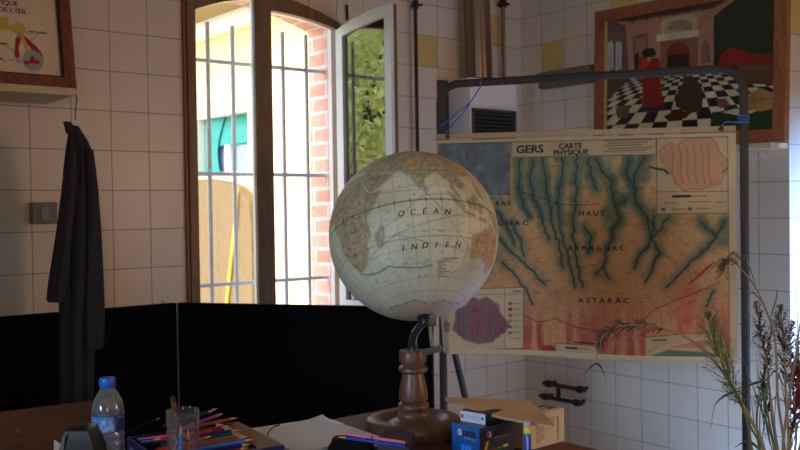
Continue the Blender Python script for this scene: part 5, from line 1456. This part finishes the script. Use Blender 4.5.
# ---------------------------------------------------------------- black pouch, dark packet, pink and blue pencils
def squash(c, ax, ay, lx, ly, z0, z1, pw=.45, n=40):
    rings = []
    for q in (0, .08, .25, .5, .75, .92, 1):
        k = (1 - abs(2 * q - 1) ** 2.6) ** .4 if 0 < q < 1 else .80
        k = max(k, .80)
        ring = []
        for i in range(n):
            a = 2 * PI * i / n; x = math.copysign(abs(math.cos(a)) ** pw, math.cos(a)); y = math.copysign(abs(math.sin(a)) ** pw, math.sin(a))
            ring.append(Vector((c.x, c.y, z0 + (z1 - z0) * q)) + ax * (x * lx / 2 * k) + ay * (y * ly / 2 * k))
        rings.append(ring)
    b = MB(); b.loft(rings); return b
pcx = PL(351, 445, 1.95, TZ); axp = (R * .97 + F * -.10).normalized(); ayp = Z.cross(axp)
po_ = thing('pencil_pouch', 'black fabric pencil pouch lying in front of the white papers', 'pouch', pcx)
b = squash(pcx, axp, ayp, .098, .07, TZ + .001, TZ + .0535); part('pouch_body', b, plain('black_cloth', c8(16, 15, 16), .9, scale=120, spec=.15), po_)
b = MB(); zpt = TZ + .054; b.tube([pcx + axp * x + Z * (zpt - TZ) for x in (-.036, -.02, 0, .02, .036)], .0013, 6); part('zip', b, plain('brass_zip', c8(140, 110, 60), .4, .7), po_, 'brass zip')
b = MB(); b.box(pcx + axp * .03 + Z * (zpt - TZ + .001), (.012, .004, .003)); part('zip_pull', b, plain('brass_pull', c8(190, 160, 100), .4, .7), po_)
kx = LD((398 - 400) / FPX * 1.93, 1.93, TZ)
axk = (R * .96 + F * -.22).normalized(); ayk = Z.cross(axk)
dk = thing('dark_packet', 'dark navy packet with faint red writing leaning in front of the globe base', 'packet', LD(.0, 1.955, TZ))
Pk = [at_d(x, y, d) for x, y, d in ((377.5, 441, 1.925), (409, 445.2, 1.905), (415, 433.2, 1.985), (386.5, 427.6, 2.005))]
nk = (Pk[1] - Pk[0]).cross(Pk[3] - Pk[0]).normalized()
if nk.z < 0: nk = -nk
hgt_ = min(p.z for p in Pk) - TZ
b = MB(); base = [p.copy() for p in Pk]; 
for p in base: p.z = TZ + .001
b.add([*base, *Pk], [(3, 2, 1, 0), (4, 5, 6, 7), (0, 1, 5, 4), (1, 2, 6, 5), (2, 3, 7, 6), (3, 0, 4, 7)])
part('packet_body', b, plain('navy_black_card', c8(24, 22, 34), .5), dk)
b = MB(); exk = (Pk[2] - Pk[3]).normalized(); eyk = (Pk[3] - Pk[0]); eyk = (eyk - exk * eyk.dot(exk)).normalized()
for i, (a, c, l) in enumerate(((.012, .055, .045), (.010, .042, .05), (.014, .030, .036))):
    o0 = Pk[0] + exk * a + eyk * c + nk * .0006; b.prism([o0, o0 + exk * l, o0 + exk * l + eyk * .004, o0 + eyk * .004], nk * .0003)
part('faint_print', b, plain('faint_red_print', c8(110, 50, 60), .6), dk, 'faint red lines of writing')
def on_top(x0, y0, x1, y1, d, cn, lab, sc_=1.0):
    p, q = at_d(x0, y0, d), at_d(x1, y1, d - .03); v = (p - q); L = v.length
    k = L / .172 ; c = q + v * (.075 / .172)
    return pencil(c, v, cn, lab, 'pink and blue pencils on the pouch', k)
M_pen['pink'] = plain('lacquer_bright_pink', c8(240, 120, 150), .3); BARREL.pop('pink', None)
on_top(338, 432.8, 405, 442.5, 1.93, 'pink', 'bright pink coloured pencil lying over the black pouch')
M_pen['sky blue'] = plain('lacquer_bright_blue', c8(30, 80, 205), .3); BARREL.pop('sky blue', None)
on_top(337.5, 436.5, 404.5, 446.4, 1.922, 'sky blue', 'bright blue coloured pencil beside the pink one over the black pouch')
rb_c = at_d(371.8, 439.8, 1.915); va = (at_d(405, 444, 1.90) - at_d(338, 434.5, 1.93)).normalized()
b = MB(); b.lathe([(.0085, -.0012), (.0095, 0), (.0085, .0012)], rb_c, 20, cap=False, M=va.to_track_quat('Z', 'Y').to_matrix()); tag(part('rubber_band', b, M_dark), 'black band round the pink and blue pencils', 'band')

# ---------------------------------------------------------------- boxes at the right end of the table
M_k = plain('black_box_card', c8(24, 30, 44), .35, scale=10, var=.1)
def carton(name, label, cat, c0, cl, crr, z0, z1, faces, group=None, base_col=(.1, .12, .2), topc=None):
    """c0 nearest vertical edge, cl / crr the left and right corners (plan points); faces drawn as prints"""
    c0, cl, crr = (Vector((p.x, p.y, 0)) for p in (c0, cl, crr))
    el, er = cl - c0, crr - c0
    er = er - el * (er.dot(el) / el.length_squared)
    t = thing(name, label, cat, (c0 + (el + er) / 2) + Z * z0, group)
    b = MB(); b.prism([c0 + Z * z0, c0 + er + Z * z0, c0 + el + er + Z * z0, c0 + el + Z * z0], Z * (z1 - z0)); part('carton_body', b, topc or M_k, t)
    nl, nr = -er.normalized() * .0006, -el.normalized() * .0006
    if faces[0] is not None: grid_mesh('printed_side', faces[0], flat(cl + nl + Z * z1, -el, Z * (z0 - z1)), M_printg2, t)
    if faces[1] is not None: grid_mesh('printed_side', faces[1], flat(c0 + nr + Z * z1, er, Z * (z0 - z1)), M_printg2, t)
    return t, c0, el, er, nl, nr
M_printg2 = painted('glossy_carton_print', .3)
zS = .836
k0, kl, kr_ = at_z(479.5, 428.7, zS), at_z(452, 422.2, zS), at_z(515.5, 421.2, zS)
def super_face(w, dark):
    h = 71; cv = Canvas(w, h, 1.5, (.20, .22, .26) if dark else (.10, .26, .52))
    if not dark:
        g = np.clip(1 - cv.yy / h * .5, 0, 1)[..., None]; cv.a = np.array((.06, .16, .36)) * (1 - g) + np.array((.16, .40, .72)) * g
    x = w * (.22 if dark else .22)
    cv.ell(x + 6, 17, 7, 7, (.85, .82, .8) if not dark else (.6, .5, .5)); cv.ell(x + 6, 17, 5, 5, (.72, .12, .14))
    cv.rect(w * .40 if dark else w * .46, 24, w * .86, 29, (.72, .42, .22) if dark else (.70, .64, .5), .45, 2)
    if dark:
        for k, c in enumerate([(.72, .16, .12), (.84, .44, .12), (.84, .74, .2), (.2, .5, .24)]): cv.poly([(4 + k * 3, 66 - k), (18 + k * 3, 30), (21 + k * 3, 31), (7 + k * 3, 67)], c)
        for k, c in enumerate([(.7, .18, .14), (.2, .5, .22), (.84, .74, .26)]): cv.rect(34 + k * 19, 50 - k * 2, 50 + k * 19, 55 - k * 2, c); cv.rect(36 + k * 17, 58, 50 + k * 17, 63, [(.84, .74, .26), (.7, .18, .14), (.2, .5, .22)][k])
    else:
        for k in range(3): cv.rect(w * .34 + k * 11, 42, w * .34 + 9 + k * 11, 56, (.20, .52, .94))
        for k, c in enumerate([(.7, .18, .14), (.2, .5, .22), (.84, .78, .4)]): cv.rect(w * .30 + k * 14, 58, w * .30 + 11 + k * 14, 63, c); cv.rect(w * .34 + k * 11, 65, w * .34 + 9 + k * 11, 69, (.84, .82, .6))
    return cv
sb, c0, el, er, nl, nr = carton('ink_carton', 'dark blue carton lettered SUPER standing upright at the right end', 'box', k0, kl, kr_, TZ, zS, (super_face(85, False), super_face(107, True)), topc=M_k)
for P, e, nn, w, x in ((c0 + el, -el.normalized(), nl, 85, .24), (c0, er.normalized(), nr, 107, .24)):
    b = MB(); write(b, 'S', P + e * (w * x / 1000 + .0015) + nn * 2 + Z * (zS - .0225), e, Z, .016, bold=.0005); part('lettering', b, M_white_ink, sb)
    b = MB(); write(b, 'UPER', P + e * (w * x / 1000 + .0125) + nn * 2 + Z * (zS - .0235), e, Z, .018, bold=.0009); part('lettering', b, M_ink if w == 85 else plain('grey_black_ink', c8(8, 8, 10), .4), sb)
# white-sided small box lying on it
zW0, zW1 = zS + .0004, zS + .0235
w0, wl, wr = at_z(485.5, 425, zW0), at_z(460.8, 420.6, zW0), at_z(503.5, 420.2, zW0)
cv = Canvas(64, 23, 1.6, (.80, .83, .90)); cv.ell(5, 12, 3.4, 4, (.78, .16, .2)); cv.ell(56, 11, 3, 3.6, (.16, .42, .28))
for k in range(9): cv.rect(13 + k * 4.2, 6 + k % 3, 15 + k * 4.2, 17 - k % 2, (.50, .55, .66), .6)
cv.rect(0, 0, 64, 1.2, (.5, .55, .66))
cv2 = Canvas(60, 23, 1.6, (.16, .17, .22))
for k in range(9): cv2.rect(18 + k * 4, 7, 20.6 + k * 4, 17, (.36, .36, .40), .8)
carton('small_carton', 'small flat box with a white printed side lying on the SUPER carton', 'box', w0, wl, wr, zW0, zW1, (cv, cv2))
# cream box
zC = .842
c1_, c2_ = at_z(564, 442, TZ), at_z(536, 449.6, TZ); dc = (c2_ - c1_).normalized(); dn_ = Vector((-dc.y, dc.x, 0))
if dn_.dot(F) < 0: dn_ = -dn_
far = c1_; near = c1_ + dc * .117
cv = Canvas(135, 77, 1.5, (.84, .76, .62))
for k in range(11): cv.rect(24, 16 + k * 4.6, 24 + (34, 30, 37, 28, 33, 36, 26, 35, 32, 28, 14)[k], 17.8 + k * 4.6, (.30, .25, .22), .7, .6)
for k in range(6): cv.rect(67, 14 + k * 4.6, 67 + (32, 28, 31, 25, 30, 22)[k], 15.8 + k * 4.6, (.34, .28, .24), .65, .6)
cv.rect(108, 14, 111.6, 62, (.14, .12, .12)); cv.ell(109.8, 66, 2.2, 2.2, (.14, .12, .12)); cv.ell(15, 20, 4.5, 5, (.78, .64, .16)); cv.rect(13.5, 18, 16.5, 22, (.2, .18, .1))
cv.rect(0, 74.5, 135, 77, (.16, .18, .34))
t, cc0, el, er, nl, nr = carton('cream_carton', 'cream carton with small black print at the right end of the table', 'box', near, near + dn_ * .062, far, TZ, zC, (None, cv), topc=plain('cream_card', c8(222, 198, 160), .5, var=.05))
b = MB(); tp = cc0 + Z * (zC + .0004)
for a, c_, l, wd_ in ((.74, .25, .22, .3), (.70, .66, .26, .2), (.28, .3, .34, .5)):
    q = [tp + er * x + el * y for x, y in ((a, c_), (a + l, c_), (a + l, c_ + wd_), (a, c_ + wd_))]
    b = MB(); b.prism(q, Z * .0003); part('top_print', b, plain('blue_grey_print', c8(60, 66, 96), .5), t, 'blue-grey printed panel')
# glue stick
gs = PL(527.4, 437, 1.93, TZ); rg = 3.7 / FPX * 1.93; zg = lambda y: CAM.z - (y - 207.0) / FPX * 1.93
st = thing('glue_stick', 'upright blue glue stick with yellow band between the two cartons', 'glue stick', gs)
for nm, z0, z1, r, mt in (('barrel', TZ, zg(434), rg, plain('blue_barrel', c8(40, 70, 170), .3)), ('band', zg(434), zg(427.5), rg * 1.01, plain('yellow_band', c8(222, 214, 60), .4)), ('cap', zg(427.5), zg(421.5), rg, plain('pale_grey_cap', c8(170, 176, 186), .4))):
    b = MB(); b.lathe([(r * .95, z0), (r, z0 + .001), (r, z1 - .001), (r * .94, z1)], gs.to_2d().to_3d(), 24); part(nm, b, mt, st)
b = MB(); b.prism([gs + R * x * rg + F * -rg * 1.0 + Z * z for x, z in ((-.3, .01), (.1, .01), (.1, zg(436) - TZ), (-.3, zg(436) - TZ))], F * .0012); part('barrel_stripe', b, plain('pale_blue_stripe', c8(150, 180, 225), .35), st)
# kraft cardboard sheets lying across the boxes
M_kraft = plain('kraft_board', c8(190, 152, 108), .7, scale=60, var=.08)
poly = [(445, 397.2, 2.10), (457, 401.6, 2.06), (471, 408.2, 2.025), (500, 416.3, 1.975), (527, 421.6, 1.945), (552.5, 426.0, 1.925), (553, 423.2, 1.945), (544, 413, 2.03), (530, 400.6, 2.10), (517, 399.9, 2.12), (500, 399.2, 2.12)]
def kraft(dz, sh, th, lab, rot_):
    pts = []
    for x, y, d in poly:
        p = at_d(x, y, d); pts.append(p)
    c = sum(pts, Vector()) / len(pts)
    pts = [c + Matrix.Rotation(rot_, 3, 'Z') @ ((p - c) * sh) + Z * dz for p in pts]
    b = MB(); n = len(pts); vs = [c + Z * (dz + .001)] + pts + [c + Z * (dz + .001 - th)] + [p - Z * th for p in pts]
    fs = [(0, 1 + i, 1 + (i + 1) % n) for i in range(n)] + [(n + 1, n + 2 + (i + 1) % n, n + 2 + i) for i in range(n)] + [(1 + i, n + 2 + i, n + 2 + (i + 1) % n, 1 + (i + 1) % n) for i in range(n)]
    b.add(vs, fs); o = part('kraft_sheet', b, M_kraft); return tag(o, lab, 'cardboard', 'kraft sheets on the cartons')
kraft(.0, 1.0, .0022, 'upper brown kraft sheet lying across the cartons', 0)
kraft(-.0038, .985, .0022, 'lower brown kraft sheet under the other across the cartons', .03)

# ---------------------------------------------------------------- dried reeds in a tall vase
VD = 2.32; vc = LD((782 - 400) / FPX * VD, VD, 0)
vs2 = thing('floor_vase', 'tall brown stoneware vase holding dried reeds at the right edge', 'vase', vc)
b = MB(); b.lathe([(.07, 0), (.095, .03), (.11, .14), (.10, .30), (.07, .42), (.058, .47), (.066, .50), (.060, .50), (.052, .47), (.06, .40), (.08, .25), (.07, .04), (.001, .03)], vc, 40, cap=False); part('vessel', b, plain('brown_stoneware', c8(110, 80, 58), .4), vs2)
M_stem = plain('dry_stem', c8(150, 124, 84), .6, var=.2); M_gstem = plain('green_stem', c8(98, 108, 62), .6, var=.2)
M_gleaf = plain('reed_leaf', c8(84, 98, 60), .55, var=.25, scale=8); M_bleaf = plain('dry_leaf', c8(120, 100, 66), .65, var=.25, scale=8)
M_plume = plain('olive_plume', c8(128, 124, 64), .8, var=.3, scale=40); M_dplume = plain('dark_plume', c8(78, 58, 48), .85, var=.3, scale=40); M_red = plain('dark_red_plume', c8(130, 28, 34), .8, var=.3, scale=40)
def smooth(pts, n=6):
    out = []
    P = [pts[0]] + list(pts) + [pts[-1]]
    for i in range(1, len(P) - 2):
        for k in range(n):
            t = k / n; a, b_, c, d = P[i - 1], P[i], P[i + 1], P[i + 2]
            out.append(.5 * ((2 * b_) + (c - a) * t + (2 * a - 5 * b_ + 4 * c - d) * t * t + (3 * b_ - a - 3 * c + d) * t ** 3))
    out.append(P[-2]); return out
def reed(px_pts, dj, label, stem_m=M_stem, w=.0042, plume=None, leaves=(), name='reed_stem'):
    dd = [VD + dj * i / (len(px_pts) - 1) for i in range(len(px_pts))]
    pts = [at_d(x, y, d) for (x, y), d in zip(px_pts, dd)]
    root = Vector((vc.x, vc.y, .06)) + Vector((random.uniform(-.03, .03), random.uniform(-.03, .03), 0)); mouth = Vector((vc.x, vc.y, .49)) + Vector((random.uniform(-.035, .035), random.uniform(-.035, .035), 0))
    full = smooth([root, mouth] + pts)
    t = thing(name, label, 'reed', root, 'dried reeds in the vase')
    b = MB(); n = len(full); b.tube(full, [w * (1 - .75 * i / (n - 1)) for i in range(n)], 7); part('stem', b, stem_m, t)
    if plume:
        q0, q1, nb, ln_, mt, droop = plume; b = MB(); rg_ = random.Random(len(label))
        for k in range(nb):
            q = q0 + (q1 - q0) * k / nb; i = min(n - 2, int(q * (n - 1))); p = full[i].lerp(full[i + 1], q * (n - 1) - i); tg_ = (full[i + 1] - full[i]).normalized()
            env = math.sin(PI * min(1, .12 + .88 * (k + 1) / nb)) ** .6
            sd_ = tg_.cross(Vector((rg_.gauss(0, 1), rg_.gauss(0, 1), rg_.gauss(0, 1)))).normalized()
            l = ln_ * env * rg_.uniform(.6, 1.1); v = tg_ * .75 + sd_ * .55
            p1 = p + v * l * .5; p2 = p + v * l + Z * (-droop * l)
            b.blade([p, p1, p2], .0030, tg_.cross(sd_))
            for m_ in range(4):
                pp = p.lerp(p2, .3 + .18 * m_); v2 = (v + Vector((rg_.gauss(0, .5), rg_.gauss(0, .5), rg_.gauss(0, .5)))).normalized()
                b.blade([pp, pp + v2 * l * .14, pp + v2 * l * .28 - Z * droop * l * .1], .0022, v2.cross(sd_))
        part('plume', b, mt, t)
    for lf in leaves:
        lpts, wd_, mt = lf
        lp_ = smooth([at_d(x, y, VD + dj * .5 + o_) for x, y, o_ in lpts], 4)
        b = MB(); b.blade(lp_, wd_ * 1.45, F * .5 + R * .2 + Z * .3); part('leaf', b, mt, t)
    return t
random.seed(3)
reed([(764, 450), (753, 424), (741, 402), (722, 371), (703, 350), (682, 335), (660, 328), (641, 325), (620, 326), (605, 334), (598, 350), (596, 365)], -.10, 'longest dried reed arching left across the map', plume=(.60, .93, 60, .045, M_dplume, .25), w=.0052,
     leaves=(([(741, 391, 0), (728, 394, .01), (717, 402, 0), (713, 412, 0), (711, 430, -.01)], .0042, M_gleaf), ([(596, 363, -.05), (592, 366, -.05), (588, 370, -.05), (583, 375, -.05)], .004, M_dplume), ([(596, 363, -.05), (601, 367, -.05), (604, 374, -.05), (607, 382, -.05)], .004, M_dplume)))
reed([(752, 450), (747, 420), (736, 395), (724, 368), (712, 335), (708, 312)], -.06, 'olive feathery reed plume in front of the lower right map corner', M_gstem, plume=(.50, .99, 120, .075, M_plume, -.05))
reed([(785, 450), (778, 400), (775, 340), (766, 310), (754, 285), (740, 268), (730, 259), (722, 268)], .0, 'tall dried reed with drooping leaves beside the right stand post', plume=(.80, .99, 26, .05, M_dplume, .5),
     leaves=(([(741, 260, 0), (733, 253, 0), (726, 262, 0), (722, 276, 0)], .008, M_bleaf), ([(756, 286, 0), (748, 262, 0), (745, 255, .02), (741, 270, 0)], .005, M_gleaf), ([(765, 305, 0), (752, 292, 0), (748, 305, 0), (746, 320, 0)], .004, M_bleaf), ([(770, 320, 0), (776, 300, 0), (777, 290, .01), (776, 312, 0)], .005, M_gleaf)))
reed([(778, 450), (771, 400), (766, 360), (760, 330), (756, 300)], .05, 'dark plumed reed rising just right of the stand post', plume=(.62, .99, 60, .045, M_dplume, .1),
     leaves=(([(768, 380, 0), (752, 384, 0), (745, 390, 0), (735, 400, -.01)], .0045, M_gleaf), ([(766, 350, 0), (758, 336, 0), (752, 340, 0), (748, 356, 0)], .004, M_gleaf)))
reed([(788, 450), (786, 400), (784, 355), (782, 325), (780, 305)], .08, 'dark brown plumed reed near the right edge', plume=(.55, .99, 70, .05, M_dplume, .15),
     leaves=(([(786, 390, 0), (776, 372, 0), (770, 376, 0), (764, 392, 0)], .0045, M_gleaf),))
reed([(783, 450), (789, 400), (795, 360), (800, 325), (806, 290)], -.12, 'pale straight reed stem leaning out of the right edge', w=.0052, leaves=(([(792, 380, 0), (798, 350, 0), (797, 300, 0), (793, 276, 0)], .006, M_bleaf),))
reed([(776, 450), (768, 428), (764, 405), (767, 385), (769, 370)], .02, 'short green reed shoot low beside the stand post', M_gstem, leaves=(([(772, 450, 0), (766, 420, 0), (767, 396, 0), (771, 372, 0)], .007, M_gleaf), ([(766, 440, 0), (761, 400, 0), (757, 370, 0), (757, 345, 0)], .005, M_gleaf), ([(760, 450, 0), (752, 443, 0), (744, 442, 0), (734, 448, 0)], .005, M_gleaf)))
reed([(795, 450), (794, 410), (792, 370), (790, 345), (792, 318)], .12, 'thick brown reed plume at the far right edge', plume=(.40, .99, 90, .06, M_dplume, .2),
     leaves=(([(796, 420, 0), (788, 380, 0), (783, 360, 0), (776, 352, 0)], .005, M_bleaf), ([(790, 440, 0), (797, 400, 0), (803, 380, 0), (806, 370, 0)], .006, M_gleaf)))
reed([(799, 450), (801, 420), (800, 395), (797, 378), (795, 366)], -.05, 'dark red drooping flower spike at the right edge', plume=(.50, .99, 130, .035, M_red, .35), name='flower_spike')

for i, (pts, dj, lab, pl, mt) in enumerate((
    ([(774, 450), (768, 415), (764, 385), (768, 350), (772, 322)], .10, 'thin dark reed plume just left of the dark brown plume', (.50, .99, 70, .04, M_dplume, .1), M_stem),
    ([(790, 450), (794, 420), (797, 392), (799, 362), (797, 335)], .16, 'bushy brown reed plume behind the pale stem at the right edge', (.40, .99, 110, .055, M_bleaf, .25), M_stem),
    ([(760, 450), (757, 432), (757, 412), (760, 396), (766, 384)], .06, 'low green reed with broad blades right of the stand post', (.70, .99, 30, .03, M_plume, .1), M_gstem))):
    reed(pts, dj, lab, mt, plume=pl, leaves=[([(pts[0][0] + 2, 448, .01 * k), (pts[1][0] + (k - 1.5) * 5, pts[1][1] - 8, 0), (pts[2][0] + (k - 1.5) * 11, pts[2][1] - 14, 0), (pts[3][0] + (k - 1.5) * 17, pts[3][1] + 4 * abs(k - 1.5), .01)], .0048, (M_gleaf, M_bleaf)[k % 2]) for k in range(4)])
SKY, SUN, DOOR, REAR, FILL, LEFT, EXPO = 1,4,115,28,2,8,0
# ================================================================== LIGHT
wd = bpy.data.worlds.new('sky'); sc.world = wd; wd.use_nodes = True
nt = wd.node_tree; nt.nodes.clear()
o = nt.nodes.new('ShaderNodeOutputWorld'); bg = nt.nodes.new('ShaderNodeBackground'); sk = nt.nodes.new('ShaderNodeTexSky')
sk.sky_type = 'NISHITA'; sk.sun_disc = False; sk.sun_elevation = math.radians(50); sk.sun_rotation = math.radians(-90); sk.air_density = 1; sk.dust_density = 2
bg.inputs[1].default_value = SKY
nt.links.new(sk.outputs[0], bg.inputs[0]); nt.links.new(bg.outputs[0], o.inputs[0])
def lamp(name, kind, loc, direction, energy, color, **kw):
    l = bpy.data.lights.new(name, kind); l.energy = energy; l.color = color
    for a, v in kw.items(): setattr(l, a, v)
    ob = bpy.data.objects.new(name, l); COL.objects.link(ob); ob.location = loc
    ob.rotation_euler = Vector(direction).to_track_quat('-Z', 'Y').to_euler(); return ob
lamp('sun', 'SUN', (4, -3, 9), (-.42, .30, -.86), SUN, (1, .95, .86), angle=.01)
# daylight coming in by the garden doorway on the right
lamp('doorway_daylight', 'AREA', (.2, (Y_J + Y_D) / 2 - .2, 2.35), (-.2, .30, -1), DOOR, (.20, .42, 1.0), shape='RECTANGLE', size=1.1, size_y=.5, spread=math.radians(50))
lamp('front_fill', 'AREA', ((fx0 + fx1) / 2, Y_F + .02, (fz0 + fz1) / 2), (1, 1.0, -.12), FILL, (1.0, .93, .84), shape='RECTANGLE', size=1.0, size_y=1.0, spread=math.radians(70))  # added fill lamp behind the camera, brightens map and globe
lamp('left_fill', 'AREA', (X_L + .05, (ly0 + ly1) / 2, (lz0 + lz1) / 2), (1, .06, -.14), LEFT, (.60, .77, 1.0), shape='RECTANGLE', size=.9, size_y=.9, spread=math.radians(56))  # added cool fill from the left for boxes, globe and papers
lamp('right_window_sunlight', 'AREA', (.0, (ry0 + ry1) / 2, (rz0_ + rz1) / 2), (-1, 1.15, -.06), REAR, (1.0, .58, .30), shape='RECTANGLE', size=.62, size_y=.85)
po = lamp('window_portal', 'AREA', (xm, WALL_T + .06, 1.5), (0, -1, 0), 1, (1, 1, 1), shape='RECTANGLE', size=.8, size_y=1.45); po.data.cycles.is_portal = True
vs_ = sc.view_settings
vs_.view_transform = 'Standard'; vs_.look = 'None'; vs_.gamma = 1; vs_.use_curve_mapping = False; vs_.exposure = EXPO
sc.cycles.use_denoising = True
sc.cycles.max_bounces = 10; sc.cycles.diffuse_bounces = 5; sc.cycles.glossy_bounces = 4; sc.cycles.transmission_bounces = 8; sc.cycles.transparent_max_bounces = 16
